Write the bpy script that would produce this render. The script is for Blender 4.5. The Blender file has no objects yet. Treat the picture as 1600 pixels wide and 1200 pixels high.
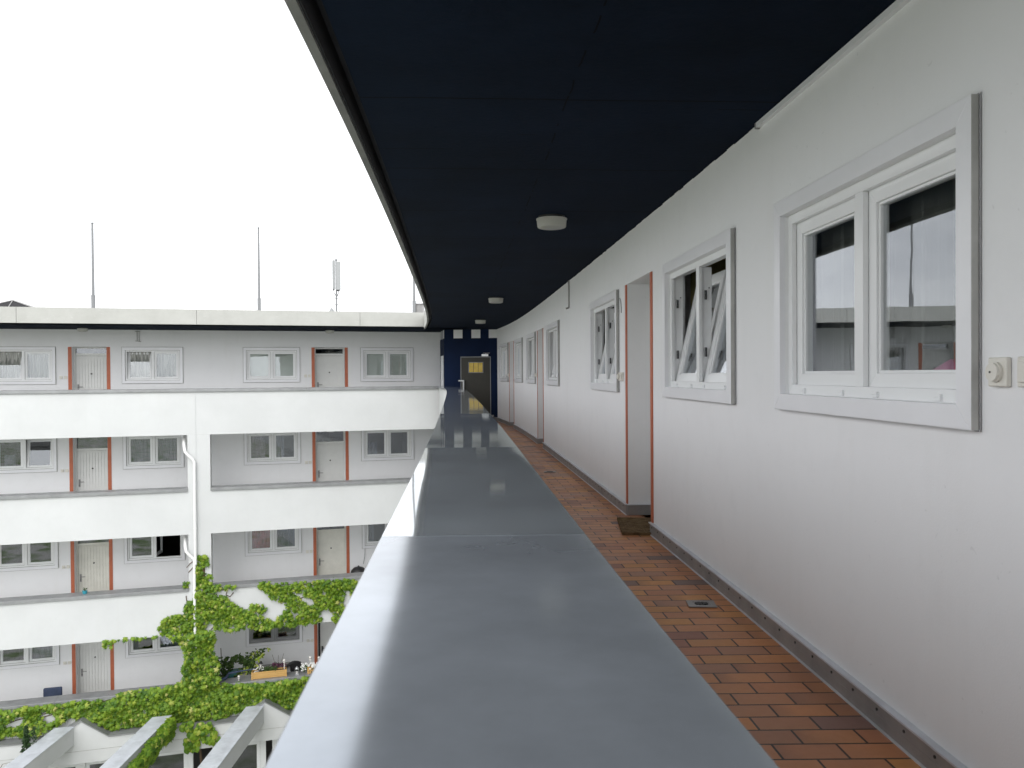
import bpy, bmesh, math, random
from mathutils import Vector, Matrix
random.seed(7)
SC = bpy.context.scene
COL = SC.collection
R = math.radians

# ------------------------------------------------------------------ camera
cam_d = bpy.data.cameras.new('camera')
cam = bpy.data.objects.new('camera', cam_d)
COL.objects.link(cam)
cam_d.sensor_fit = 'HORIZONTAL'
cam_d.sensor_width = 36.0
cam_d.lens = 36.0 * 1266.5 / 1600.0
cam_d.clip_start = 0.05
cam_d.clip_end = 3000
EYE = 1.26
_p, _r = 0.01166, 0.00675
_f = Vector((0, math.cos(_p), -math.sin(_p)))
_u0 = Vector((0, math.sin(_p), math.cos(_p)))
_r0 = Vector((1, 0, 0))
_rt = _r0 * math.cos(_r) - _u0 * math.sin(_r)
_up = _r0 * math.sin(_r) + _u0 * math.cos(_r)
cam.matrix_world = Matrix(((_rt.x, _up.x, -_f.x, 0), (_rt.y, _up.y, -_f.y, 0), (_rt.z, _up.z, -_f.z, EYE), (0, 0, 0, 1)))
SC.camera = cam
cam_d.dof.use_dof = True      # a phone lens: the metal edge close to it is a touch soft
cam_d.dof.focus_distance = 9.0
cam_d.dof.aperture_fstop = 11.0

# ------------------------------------------------------------------ sky and sun (bright overcast)
SUN_EL, SUN_AZ = R(52), R(-70)
world = bpy.data.worlds.new('World')
SC.world = world
world.use_nodes = True
nt = world.node_tree
nt.nodes.clear()
wo = nt.nodes.new('ShaderNodeOutputWorld')
bg = nt.nodes.new('ShaderNodeBackground')
sky = nt.nodes.new('ShaderNodeTexSky')
sky.sky_type = 'NISHITA'
sky.sun_disc = False
sky.sun_elevation = SUN_EL
sky.sun_rotation = SUN_AZ
sky.dust_density = 3.0
hsv = nt.nodes.new('ShaderNodeHueSaturation')
hsv.inputs['Saturation'].default_value = 0.12
tc = nt.nodes.new('ShaderNodeTexCoord')
mp = nt.nodes.new('ShaderNodeMapping')
mp.inputs['Scale'].default_value = (1, 1, 3.2)
noi = nt.nodes.new('ShaderNodeTexNoise')
noi.inputs['Scale'].default_value = 2.6
noi.inputs['Detail'].default_value = 7
noi.inputs['Roughness'].default_value = 0.55
rmp = nt.nodes.new('ShaderNodeValToRGB')
rmp.color_ramp.elements[0].position = 0.33
rmp.color_ramp.elements[0].color = (8.6, 8.85, 9.3, 1)
rmp.color_ramp.elements[1].position = 0.66
rmp.color_ramp.elements[1].color = (13.2, 13.3, 13.4, 1)
mix = nt.nodes.new('ShaderNodeMix')
mix.data_type = 'RGBA'
mix.inputs['Factor'].default_value = 0.86
L = nt.links.new
L(sky.outputs[0], hsv.inputs['Color'])
L(tc.outputs['Generated'], mp.inputs[0])
L(mp.outputs[0], noi.inputs['Vector'])
L(noi.outputs[0], rmp.inputs[0])
L(hsv.outputs[0], mix.inputs[6])
L(rmp.outputs[0], mix.inputs[7])
# clouds are brighter on the sun's side, behind the camera
sepw = nt.nodes.new('ShaderNodeSeparateXYZ')
L(tc.outputs['Generated'], sepw.inputs[0])
mmw = nt.nodes.new('ShaderNodeMath')
mmw.operation = 'MULTIPLY_ADD'
L(sepw.outputs[1], mmw.inputs[0])
mmw.inputs[1].default_value = -0.16
mmw.inputs[2].default_value = 1.0
vmw = nt.nodes.new('ShaderNodeVectorMath')
vmw.operation = 'SCALE'
L(mix.outputs[2], vmw.inputs[0])
L(mmw.outputs[0], vmw.inputs['Scale'])
L(vmw.outputs[0], bg.inputs[0])
bg.inputs[1].default_value = 0.13
L(bg.outputs[0], wo.inputs[0])

sun_d = bpy.data.lights.new('sun', 'SUN')
sun_d.energy = 0.65
sun_d.angle = R(35)
sun_d.color = (1.0, 0.97, 0.93)
sun = bpy.data.objects.new('sun', sun_d)
COL.objects.link(sun)
sun.rotation_euler = Vector((-0.12, -1.0, 0.85)).to_track_quat('Z', 'Y').to_euler()
sky.sun_elevation = math.atan2(0.85, math.hypot(0.12, 1.0))
sky.sun_rotation = math.atan2(-0.12, -1.0)

SC.view_settings.view_transform = 'Standard'
SC.view_settings.look = 'None'
SC.view_settings.exposure = 0.52
SC.view_settings.gamma = 1.0
SC.cycles.max_bounces = 8
SC.cycles.transparent_max_bounces = 16


# ------------------------------------------------------------------ materials
def srgb(r, g, b):
    f = lambda c: (c / 255 / 12.92) if c <= 10 else ((c / 255 + .055) / 1.055) ** 2.4
    return (f(r), f(g), f(b), 1)


class M:
    """small node-material builder"""
    def __init__(s, name, base=(.5, .5, .5), rough=.6, metal=0., spec=.5):
        s.m = bpy.data.materials.new(name)
        s.m.use_nodes = True
        s.t = s.m.node_tree
        s.b = s.t.nodes['Principled BSDF']
        s.out = s.t.nodes['Material Output']
        s.b.inputs['Base Color'].default_value = (*base[:3], 1)
        s.b.inputs['Roughness'].default_value = rough
        s.b.inputs['Metallic'].default_value = metal
        s.b.inputs['Specular IOR Level'].default_value = spec
        s.base = base

    def n(s, kind, **kw):
        nd = s.t.nodes.new(kind)
        for k, v in kw.items():
            if hasattr(nd, k):
                setattr(nd, k, v)
            else:
                nd.inputs[k].default_value = v
        return nd

    def l(s, a, b):
        s.t.links.new(a, b)

    def coord(s, kind='Object', scale=(1, 1, 1)):
        t = s.n('ShaderNodeTexCoord')
        m = s.n('ShaderNodeMapping')
        m.inputs['Scale'].default_value = scale
        s.l(t.outputs[kind], m.inputs[0])
        return m.outputs[0]

    def noise(s, vec, scale, detail=4, rough=.5):
        n = s.n('ShaderNodeTexNoise')
        n.inputs['Scale'].default_value = scale
        n.inputs['Detail'].default_value = detail
        n.inputs['Roughness'].default_value = rough
        if vec is not None:
            s.l(vec, n.inputs['Vector'])
        return n.outputs[0]

    def ramp(s, fac, stops):
        r = s.n('ShaderNodeValToRGB')
        e = r.color_ramp.elements
        while len(e) < len(stops):
            e.new(0.5)
        for i, (p, c) in enumerate(stops):
            e[i].position = p
            e[i].color = c if len(c) == 4 else (*c, 1)
        s.l(fac, r.inputs[0])
        return r.outputs[0]

    def mixc(s, fac, a, b, mode='MIX'):
        m = s.n('ShaderNodeMix')
        m.data_type = 'RGBA'
        m.blend_type = mode
        for v, i in ((fac, 0), (a, 6), (b, 7)):
            if isinstance(v, (int, float)):
                m.inputs[i].default_value = v
            elif isinstance(v, tuple):
                m.inputs[i].default_value = v if len(v) == 4 else (*v, 1)
            else:
                s.l(v, m.inputs[i])
        return m.outputs[2]

    def math(s, op, a, b=None, c=None):
        m = s.n('ShaderNodeMath')
        m.operation = op
        for i, v in enumerate((a, b, c)):
            if v is None:
                continue
            if isinstance(v, (int, float)):
                m.inputs[i].default_value = v
            else:
                s.l(v, m.inputs[i])
        return m.outputs[0]

    def bump(s, h, strength=.2, dist=.01, prev=None):
        b = s.n('ShaderNodeBump')
        b.inputs['Strength'].default_value = strength
        b.inputs['Distance'].default_value = dist
        s.l(h, b.inputs['Height'])
        if prev is not None:
            s.l(prev, b.inputs['Normal'])
        s.l(b.outputs[0], s.b.inputs['Normal'])
        return b.outputs[0]

    def color(s, c):
        s.l(c, s.b.inputs['Base Color'])

    def roughness(s, c):
        s.l(c, s.b.inputs['Roughness'])


def plain(name, base, rough=.6, metal=0., var=.12, scale=6., bump=0., bscale=80., spec=.5):
    m = M(name, base, rough, metal, spec)
    v = m.coord()
    n = m.noise(v, scale, 5, .6)
    lo = tuple(c * (1 - var) for c in base[:3])
    hi = tuple(min(1, c * (1 + var)) for c in base[:3])
    m.color(m.ramp(n, [(.3, lo), (.7, hi)]))
    if bump:
        m.bump(m.noise(v, bscale, 3), bump, .004)
    return m.m


def plaster(name, base, stain=.06, grain=.25):
    m = M(name, base, .85, 0, .25)
    v = m.coord()
    big = m.noise(v, .7, 6, .6)
    mid = m.noise(v, 5, 5, .65)
    a = m.mixc(m.ramp(big, [(.35, (0, 0, 0)), (.75, (1, 1, 1))]), tuple(c * (1 - stain) for c in base), tuple(base))
    # dry runs of dirt, stretched down the wall
    run = m.noise(m.coord(scale=(3.2, 3.2, .28)), 1.6, 5, .6)
    a = m.mixc(m.math('MULTIPLY', m.ramp(run, [(.56, (0, 0, 0)), (.8, (1, 1, 1))]), .22), a, tuple(c * k for c, k in zip(base, (.86, .85, .81))))
    a = m.mixc(m.math('MULTIPLY', m.ramp(mid, [(.52, (0, 0, 0)), (.8, (1, 1, 1))]), .45), a, tuple(c * .9 for c in base))
    # scuffs
    vo = m.n('ShaderNodeTexNoise')
    vo.inputs['Scale'].default_value = 13
    vo.inputs['Detail'].default_value = 1
    vo.inputs['Distortion'].default_value = 3.0
    m.l(v, vo.inputs['Vector'])
    a = m.mixc(m.math('MULTIPLY', m.ramp(vo.outputs[0], [(.76, (0, 0, 0)), (.80, (1, 1, 1))]), .25), a, tuple(c * .6 for c in base))
    m.color(a)
    b1 = m.bump(m.noise(v, 2.2, 3), .35, .02)
    m.bump(m.noise(v, 160, 3, .6), grain, .0025, b1)
    return m.m


MAT = {}
MAT['plaster'] = plaster('white_plaster', (.64, .65, .65), .10)
MAT['plaster_in'] = plaster('white_plaster_gallery', (.82, .825, .835), .04)
MAT['pvc'] = plain('white_window_plastic', (.80, .81, .815), .28, var=.02, scale=3)
MAT['casing'] = plain('lavender_white_casing_metal', (.79, .795, .82), .3, var=.03, scale=3)
MAT['casing_edge'] = plain('casing_dust_and_shadow_line', (.40, .40, .385), .6, var=.22, scale=5)
MAT['redpost'] = plain('brick_red_paint', (.46, .125, .058), .5, var=.1, scale=9)
MAT['door'] = plain('off_white_door_paint', (.74, .745, .725), .45, var=.04, scale=4)
MAT['door_cream'] = plain('cream_door_paint', (.74, .73, .66), .4, var=.06, scale=5)
MAT['dark'] = plain('dark_gap', (.018, .018, .02), .8, var=.2)
MAT['black'] = plain('black_plastic', (.02, .02, .022), .45, var=.2)
MAT['steel'] = plain('brushed_steel', (.62, .63, .64), .35, .9, var=.08)
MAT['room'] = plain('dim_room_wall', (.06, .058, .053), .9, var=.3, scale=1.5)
MAT['room_ochre'] = plain('ochre_room_wall', (.33, .27, .13), .9, var=.2, scale=2)
MAT['gasket_and_shadow'] = plain('gasket_rubber_and_shadow_line', (.03, .03, .03), .7)
_m = M('opal_lamp_plastic', (.86, .86, .82), .35)
_tl = _m.n('ShaderNodeBsdfTranslucent')
_tl.inputs[0].default_value = (.86, .86, .82, 1)
_mx = _m.n('ShaderNodeMixShader')
_mx.inputs[0].default_value = .72
_m.l(_m.b.outputs[0], _mx.inputs[1])
_m.l(_tl.outputs[0], _mx.inputs[2])
_m.l(_mx.outputs[0], _m.out.inputs[0])
MAT['white_lamp'] = _m.m
MAT['switch'] = plain('ivory_switch_plastic', (.70, .68, .62), .35, var=.04)
MAT['slab'] = plain('grey_concrete_slab', (.42, .40, .38), .85, var=.15, bump=.3)
MAT['roofing'] = plain('grey_roofing', (.25, .25, .25), .9, var=.2)
MAT['drip'] = plain('weathered_drip_trim', (.17, .17, .16), .7, var=.25, scale=3)
MAT['pole'] = plain('grey_pole_metal', (.24, .245, .25), .5, .2, var=.08)
MAT['antenna'] = plain('pale_antenna_shell', (.34, .35, .35), .5, var=.04)
MAT['terracotta_floor'] = None
MAT['stem'] = plain('brown_vine_wood', (.10, .065, .04), .9, var=.3, scale=30)


def mk_fascia():
    m = M('weathered_fibre_cement', (.5, .5, .47), .8, 0, .3)
    v = m.coord()
    n = m.noise(v, 1.4, 8, .65)
    k = m.ramp(n, [(.32, (.41, .41, .385)), (.62, (.47, .47, .445))])
    s2 = m.noise(m.coord(scale=(1, 1, 4)), 5, 6, .75)
    k = m.mixc(m.math('MULTIPLY', m.ramp(s2, [(.6, (0, 0, 0)), (.72, (1, 1, 1))]), .3), k, (.78, .78, .76))
    m.color(k)
    m.bump(m.noise(v, 60, 3), .2, .003)
    return m.m


MAT['fascia'] = mk_fascia()


def mk_navy():
    m = M('navy_painted_concrete', (.012, .02, .035), .85, 0, .06)
    t = m.n('ShaderNodeUVMap')
    sep = m.n('ShaderNodeSeparateXYZ')
    m.l(t.outputs[0], sep.inputs[0])
    U, V = sep.outputs[0], sep.outputs[1]
    wob = m.noise(m.coord(), 3, 3)
    V2 = m.math('ADD', V, m.math('MULTIPLY', wob, .03))
    U2 = m.math('ADD', U, m.math('MULTIPLY', wob, .05))

    def line(val, period, w):
        fr = m.math('FRACT', m.math('DIVIDE', val, period))
        d = m.math('ABSOLUTE', m.math('SUBTRACT', fr, .5))
        return m.math('GREATER_THAN', d, .5 - w / period)
    l1 = m.math('MAXIMUM', line(V2, 1.25, .007), m.math('MULTIPLY', line(m.math('ADD', V2, .4), .71, .004), m.math('GREATER_THAN', m.noise(m.coord(scale=(.5, .5, 1)), 1.3, 1), .52)))
    l2 = line(U2, 1.02, .004)
    gate = m.math('GREATER_THAN', m.noise(m.coord(), 6, 2), .5)
    ln = m.math('MAXIMUM', l1, m.math('MULTIPLY', l2, gate))
    big = m.noise(m.coord(), 1.1, 6, .65)
    base = m.ramp(big, [(.3, (.0034, .0070, .0145)), (.7, (.0060, .0125, .0275))])
    base = m.mixc(ln, base, (.003, .004, .007))
    # shutter-board scars
    sc_ = m.n('ShaderNodeTexNoise')
    sc_.inputs['Scale'].default_value = 5
    sc_.inputs['Detail'].default_value = 2
    m.l(m.coord(scale=(1, 5, 1)), sc_.inputs['Vector'])
    base = m.mixc(m.math('MULTIPLY', m.ramp(sc_.outputs[0], [(.72, (0, 0, 0)), (.76, (1, 1, 1))]), .6), base, (.005, .007, .012))
    m.color(base)
    h = m.math('SUBTRACT', m.noise(m.coord(), 30, 4, .6), m.math('MULTIPLY', ln, 1.5))
    m.bump(h, .3, .006)
    return m.m


MAT['navy'] = mk_navy()
MAT['navy_tower'] = plain('navy_tower_render', (.0035, .012, .042), .7, spec=.15, var=.25, scale=1.2, bump=.2)


def mk_zinc(name, base, metal, rough, wave=.08, vary=True):
    m = M(name, base, rough, metal, .5)
    v = m.coord()
    n = m.noise(v, 4, 6, .6)
    lo = tuple(c * .82 for c in base)
    hi = tuple(c * 1.12 for c in base)
    c = m.ramp(n, [(.3, lo), (.7, hi)])
    # specks of dirt
    vo = m.n('ShaderNodeTexVoronoi')
    vo.inputs['Scale'].default_value = 9
    m.l(v, vo.inputs['Vector'])
    dot = m.math('LESS_THAN', vo.outputs['Distance'], .02)
    c = m.mixc(m.math('MULTIPLY', dot, .7), c, (.55, .55, .52))
    m.color(c)
    r = m.ramp(m.noise(v, 9, 6, .7), [(.3, (rough * .75,) * 3), (.75, (min(1, rough * 1.5),) * 3)])
    if vary:
        m.roughness(r)
    m.bump(m.noise(m.coord(scale=(1, .35, 1)), 1.6, 3), wave, .02)
    return m.m


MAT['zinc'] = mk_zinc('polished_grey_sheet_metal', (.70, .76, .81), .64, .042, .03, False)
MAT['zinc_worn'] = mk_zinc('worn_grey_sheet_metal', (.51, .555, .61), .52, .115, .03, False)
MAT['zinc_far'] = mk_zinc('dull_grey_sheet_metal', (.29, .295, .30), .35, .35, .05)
MAT['zinc_beam'] = mk_zinc('pale_grey_beam_sheet', (.66, .69, .74), .3, .4, .03)
MAT['skirting'] = mk_zinc('grey_skirting_metal', (.33, .325, .32), .35, .42, .1)


def mk_tiles():
    m = M('terracotta_split_tiles', (.3, .12, .06), .45, 0, .28)
    t = m.n('ShaderNodeUVMap')
    sep = m.n('ShaderNodeSeparateXYZ')
    m.l(t.outputs[0], sep.inputs[0])
    U, V = sep.outputs[0], sep.outputs[1]
    V = m.math('ADD', V, m.math('MULTIPLY', U, -.045))
    rv = m.math('DIVIDE', V, .1095)
    row = m.math('FLOOR', rv)
    half = m.math('MULTIPLY', m.math('MODULO', m.math('ABSOLUTE', row), 2.0), .5)
    cu = m.math('ADD', m.math('DIVIDE', U, .219), half)
    colm = m.math('FLOOR', cu)
    fu = m.math('FRACT', cu)
    fv = m.math('FRACT', rv)
    cmb = m.n('ShaderNodeCombineXYZ')
    m.l(row, cmb.inputs[0])
    m.l(colm, cmb.inputs[1])
    wn = m.n('ShaderNodeTexWhiteNoise')
    wn.noise_dimensions = '3D'
    m.l(cmb.outputs[0], wn.inputs['Vector'])
    rnd = wn.outputs['Value']
    cmb2 = m.n('ShaderNodeCombineXYZ')
    m.l(colm, cmb2.inputs[0])
    m.l(row, cmb2.inputs[1])
    cmb2.inputs[2].default_value = 7.3
    wn2 = m.n('ShaderNodeTexWhiteNoise')
    wn2.noise_dimensions = '3D'
    m.l(cmb2.outputs[0], wn2.inputs['Vector'])
    c = m.ramp(rnd, [(0, srgb(150, 104, 76)), (.22, srgb(176, 120, 80)), (.45, srgb(188, 128, 80)), (.62, srgb(164, 110, 82)), (.78, srgb(196, 140, 78)), (.93, srgb(146, 100, 84)), (.975, srgb(112, 96, 92)), (1, srgb(98, 90, 92))])
    # flashing: one end of some tiles fired darker
    end = m.math('MULTIPLY', m.ramp(fu, [(.62, (0, 0, 0)), (1, (1, 1, 1))]), m.math('GREATER_THAN', wn2.outputs['Value'], .62))
    c = m.mixc(m.math('MULTIPLY', end, .42), c, srgb(98, 74, 66))
    n = m.noise(m.coord(), 28, 6, .7)
    c = m.mixc(m.math('MULTIPLY', n, .3), c, srgb(120, 76, 58))
    dirt = m.noise(m.coord(), 1.3, 5, .6)
    c = m.mixc(m.math('MULTIPLY', m.ramp(dirt, [(.5, (0, 0, 0)), (.75, (1, 1, 1))]), .3), c, srgb(92, 66, 52))

    def edge(f, w):
        d = m.math('ABSOLUTE', m.math('SUBTRACT', f, .5))
        return m.math('GREATER_THAN', d, .5 - w)
    j = m.math('MAXIMUM', edge(fu, .0042 / .219), edge(fv, .0042 / .1095))
    c = m.mixc(j, c, srgb(50, 39, 33))
    hs = m.n('ShaderNodeHueSaturation')
    hs.inputs['Saturation'].default_value = 1.0
    hs.inputs['Value'].default_value = 1.3
    m.l(c, hs.inputs['Color'])
    m.color(hs.outputs[0])
    m.roughness(m.ramp(m.math('ADD', m.math('MULTIPLY', rnd, .3), m.math('MULTIPLY', n, .5)), [(.2, (.3, .3, .3)), (.8, (.55, .55, .55))]))
    h = m.math('ADD', m.math('MULTIPLY', j, -1.0), m.math('MULTIPLY', rnd, .25))
    m.bump(h, .5, .004)
    return m.m


MAT['tiles'] = mk_tiles()


def mk_glass(name, tint=.93):
    m = M(name)
    m.t.nodes.remove(m.b)
    tr = m.n('ShaderNodeBsdfTransparent')
    tr.inputs[0].default_value = (tint, tint * 1.01, tint, 1)
    gl = m.n('ShaderNodeBsdfGlossy')
    gl.inputs['Roughness'].default_value = 0.0
    gl.inputs['Color'].default_value = (.92, .95, 1.0, 1)
    geo = m.n('ShaderNodeNewGeometry')
    ior = m.math('ADD', m.math('MULTIPLY', geo.outputs['Backfacing'], 1 / 1.52 - 1.52), 1.52)
    fr = m.n('ShaderNodeFresnel')
    m.l(ior, fr.inputs['IOR'])
    f = m.math('ADD', m.math('MULTIPLY', fr.outputs[0], 1.25), .04)
    bp = m.n('ShaderNodeBump')
    bp.inputs['Strength'].default_value = .015
    bp.inputs['Distance'].default_value = .02
    m.l(m.noise(m.coord(), 3, 2), bp.inputs['Height'])
    m.l(bp.outputs[0], gl.inputs['Normal'])
    mx = m.n('ShaderNodeMixShader')
    m.l(f, mx.inputs[0])
    m.l(tr.outputs[0], mx.inputs[1])
    m.l(gl.outputs[0], mx.inputs[2])
    m.l(mx.outputs[0], m.out.inputs[0])
    return m.m


MAT['glass'] = mk_glass('window_glass')


def mk_net(name, base, alpha):
    m = M(name, base, .9)
    v = m.coord(scale=(1, 1, .05))
    n = m.noise(v, 45, 3)
    m.color(m.ramp(n, [(.3, tuple(c * .75 for c in base)), (.7, base)]))
    a = m.ramp(n, [(.3, (alpha * .8,) * 3), (.7, (min(1, alpha * 1.15),) * 3)])
    m.l(a, m.b.inputs['Alpha'])
    return m.m


MAT['net'] = mk_net('net_curtain', (.72, .72, .68), .62)
MAT['net_thin'] = mk_net('thin_net_curtain', (.40, .42, .40), .13)
MAT['blind'] = plain('grey_green_blind', (.50, .545, .51), .7, var=.05)
MAT['blind_white'] = plain('white_roller_blind', (.62, .63, .66), .7, var=.03)
MAT['cloth_purple'] = plain('purple_grey_cloth', (.14, .12, .16), .9, var=.3)
MAT['cloth_red'] = plain('wine_red_cloth', (.26, .05, .075), .9, var=.3)
MAT['cloth_navy'] = plain('navy_cloth', (.04, .055, .10), .9, var=.3)
MAT['cloth_blue'] = plain('blue_grey_cloth', (.11, .12, .155), .9, var=.2)
MAT['cloth_pink'] = plain('pink_cloth', (.42, .10, .24), .8, var=.3)


def mk_leaf(name, ramp):
    m = M(name, (.1, .2, .03), .5, 0, .35)
    at = m.n('ShaderNodeAttribute')
    at.attribute_name = 'tone'
    c = m.ramp(at.outputs['Fac'], ramp)
    n = m.noise(m.coord(), 12, 3)
    c = m.mixc(m.math('MULTIPLY', n, .2), c, (.07, .12, .015))
    m.color(c)
    tl = m.n('ShaderNodeBsdfTranslucent')
    m.l(c, tl.inputs[0])
    mx = m.n('ShaderNodeMixShader')
    mx.inputs[0].default_value = .28
    m.l(m.b.outputs[0], mx.inputs[1])
    m.l(tl.outputs[0], mx.inputs[2])
    m.l(mx.outputs[0], m.out.inputs[0])
    return m.m


MAT['leaf'] = mk_leaf('vine_leaf', [(0, (.04, .12, .010)), (.3, (.10, .21, .014)), (.6, (.20, .33, .02)), (.88, (.36, .45, .05)), (1, (.52, .52, .16))])
MAT['leaf_dark'] = mk_leaf('dark_leaf', [(0, (.018, .04, .010)), (.6, (.045, .09, .02)), (1, (.09, .15, .035))])
MAT['leaf_cypress'] = mk_leaf('cypress_needles', [(0, (.010, .028, .010)), (.7, (.022, .06, .018)), (1, (.05, .10, .03))])
MAT['leaf_purple'] = mk_leaf('purple_leaf', [(0, (.04, .02, .035)), (.6, (.12, .035, .08)), (1, (.28, .07, .20))])
MAT['petal'] = plain('white_petals', (.80, .80, .78), .7, var=.05)


# ------------------------------------------------------------------ mesh builder
class MB:
    def __init__(s):
        s.v, s.f, s.mi, s.uv = [], [], [], []

    def poly(s, pts, mi=0, uv=None):
        i = len(s.v)
        s.v += [tuple(p) for p in pts]
        s.f.append(tuple(range(i, i + len(pts))))
        s.mi.append(mi)
        s.uv.append(uv)

    def hexa(s, b, t, mi=0):
        """b, t: four bottom and four top corners, same order"""
        i = len(s.v)
        s.v += [tuple(p) for p in b] + [tuple(p) for p in t]
        for q in ((3, 2, 1, 0), (4, 5, 6, 7), (0, 1, 5, 4), (1, 2, 6, 5), (2, 3, 7, 6), (3, 0, 4, 7)):
            s.f.append(tuple(i + k for k in q))
            s.mi.append(mi)
            s.uv.append(None)

    def box(s, x0, x1, y0, y1, z0, z1, mi=0):
        b = [(x0, y0, z0), (x1, y0, z0), (x1, y1, z0), (x0, y1, z0)]
        t = [(x0, y0, z1), (x1, y0, z1), (x1, y1, z1), (x0, y1, z1)]
        s.hexa(b, t, mi)

    def prism(s, poly, z0, z1, mi=0):
        n = len(poly)
        i = len(s.v)
        s.v += [(p[0], p[1], z0) for p in poly] + [(p[0], p[1], z1) for p in poly]
        s.f += [tuple(i + k for k in range(n))[::-1], tuple(i + n + k for k in range(n))]
        s.f += [(i + k, i + (k + 1) % n, i + n + (k + 1) % n, i + n + k) for k in range(n)]
        s.mi += [mi] * (n + 2)
        s.uv += [None] * (n + 2)

    def tube(s, pts, r, n=8, mi=0, cap=True):
        pts = [Vector(p) for p in pts]
        rs = r if isinstance(r, (list, tuple)) else [r] * len(pts)
        i = len(s.v)
        prev = None
        for k, p in enumerate(pts):
            d = (pts[min(k + 1, len(pts) - 1)] - pts[max(k - 1, 0)]).normalized()
            ref = Vector((0, 0, 1)) if abs(d.z) < .9 else Vector((1, 0, 0))
            a = d.cross(ref).normalized() if prev is None else (prev - d * prev.dot(d)).normalized()
            prev = a
            b = d.cross(a)
            for q in range(n):
                t = 2 * math.pi * q / n
                s.v.append(tuple(p + (a * math.cos(t) + b * math.sin(t)) * rs[k]))
        for k in range(len(pts) - 1):
            for q in range(n):
                s.f.append((i + k * n + q, i + k * n + (q + 1) % n, i + (k + 1) * n + (q + 1) % n, i + (k + 1) * n + q))
                s.mi.append(mi)
                s.uv.append(None)
        if cap:
            s.f.append(tuple(i + q for q in range(n))[::-1])
            s.f.append(tuple(i + (len(pts) - 1) * n + q for q in range(n)))
            s.mi += [mi] * 2
            s.uv += [None] * 2

    def lathe(s, prof, c=(0, 0, 0), n=24, mi=0):
        i = len(s.v)
        for r, z in prof:
            for q in range(n):
                t = 2 * math.pi * q / n
                s.v.append((c[0] + r * math.cos(t), c[1] + r * math.sin(t), c[2] + z))
        for k in range(len(prof) - 1):
            for q in range(n):
                s.f.append((i + k * n + q, i + k * n + (q + 1) % n, i + (k + 1) * n + (q + 1) % n, i + (k + 1) * n + q))
                s.mi.append(mi)
                s.uv.append(None)
        s.f.append(tuple(i + q for q in range(n))[::-1])
        s.f.append(tuple(i + (len(prof) - 1) * n + q for q in range(n)))
        s.mi += [mi] * 2
        s.uv += [None] * 2

    def blob(s, c, r, n=8, mi=0, sq=(1, 1, 1)):
        m = max(4, n // 2 + 1)
        prof = []
        i = len(s.v)
        for a in range(m + 1):
            ph = math.pi * a / m
            for q in range(n):
                t = 2 * math.pi * q / n
                s.v.append((c[0] + r * sq[0] * math.sin(ph) * math.cos(t), c[1] + r * sq[1] * math.sin(ph) * math.sin(t), c[2] - r * sq[2] * math.cos(ph)))
        for k in range(m):
            for q in range(n):
                s.f.append((i + k * n + q, i + k * n + (q + 1) % n, i + (k + 1) * n + (q + 1) % n, i + (k + 1) * n + q))
                s.mi.append(mi)
                s.uv.append(None)

    def frame(s, x0, x1, z0, z1, w, y0, y1, mi=0, wb=None):
        """mitred ring in the xz plane"""
        wb = w if wb is None else wb
        o = [(x0, z0), (x1, z0), (x1, z1), (x0, z1)]
        n = [(x0 + w, z0 + wb), (x1 - w, z0 + wb), (x1 - w, z1 - w), (x0 + w, z1 - w)]
        for k in range(4):
            a, b, c, d = o[k], o[(k + 1) % 4], n[(k + 1) % 4], n[k]
            q = [a, b, c, d]
            s.hexa([(p[0], y1, p[1]) for p in q], [(p[0], y0, p[1]) for p in q], mi)

    def build(s, name, mats, parent=None, smooth=False, bevel=0, recalc=True, tone=None, merge=False):
        me = bpy.data.meshes.new(name)
        me.from_pydata(s.v, [], s.f)
        for m in (mats if isinstance(mats, (list, tuple)) else [mats]):
            me.materials.append(MAT[m] if isinstance(m, str) else m)
        me.polygons.foreach_set('material_index', s.mi)
        if any(u is not None for u in s.uv):
            ul = me.uv_layers.new(name='UVMap')
            for p, u in zip(me.polygons, s.uv):
                if u is not None:
                    for k, li in enumerate(p.loop_indices):
                        ul.data[li].uv = u[k]
        if tone is not None:
            at = me.attributes.new('tone', 'FLOAT', 'FACE')
            at.data.foreach_set('value', tone)
        if recalc or bevel or merge:
            bm = bmesh.new()
            bm.from_mesh(me)
            if merge:
                bmesh.ops.remove_doubles(bm, verts=bm.verts, dist=.0005)
            if recalc:
                bmesh.ops.recalc_face_normals(bm, faces=bm.faces)
            if bevel:
                es = [e for e in bm.edges if len(e.link_faces) == 2 and e.calc_face_angle(0) > .6]
                bmesh.ops.bevel(bm, geom=es, offset=bevel, segments=1, affect='EDGES', clamp_overlap=True)
            bm.to_mesh(me)
            bm.free()
        if smooth:
            me.polygons.foreach_set('use_smooth', [True] * len(me.polygons))
            me.set_sharp_from_angle(angle=R(40))
        o = bpy.data.objects.new(name, me)
        COL.objects.link(o)
        if parent is not None:
            o.parent = parent
        return o


def tag(o, label=None, cat=None, group=None, kind=None):
    for k, v in (('label', label), ('category', cat), ('group', group), ('kind', kind)):
        if v:
            o[k] = v
    return o


def empty(name, loc=(0, 0, 0), rz=0, **kw):
    o = bpy.data.objects.new(name, None)
    o.empty_display_size = .2
    COL.objects.link(o)
    o.location = loc
    o.rotation_euler = (0, 0, rz)
    return tag(o, **kw)


def copy_tree(o, parent=None):
    c = o.copy()
    COL.objects.link(c)
    c.parent = parent
    for ch in list(o.children):
        copy_tree(ch, c)
    return c


# ------------------------------------------------------------------ plan of the two wings
PC = [1.41098051, -1.99330961e-02, -7.45988614e-03, 4.87434084e-04, -1.24926248e-05]


def WX(y):
    if y < 1.0:
        return WX(1.0) + (y - 1.0) * WD(1.0)
    return sum(c * y ** k for k, c in enumerate(PC))


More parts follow.
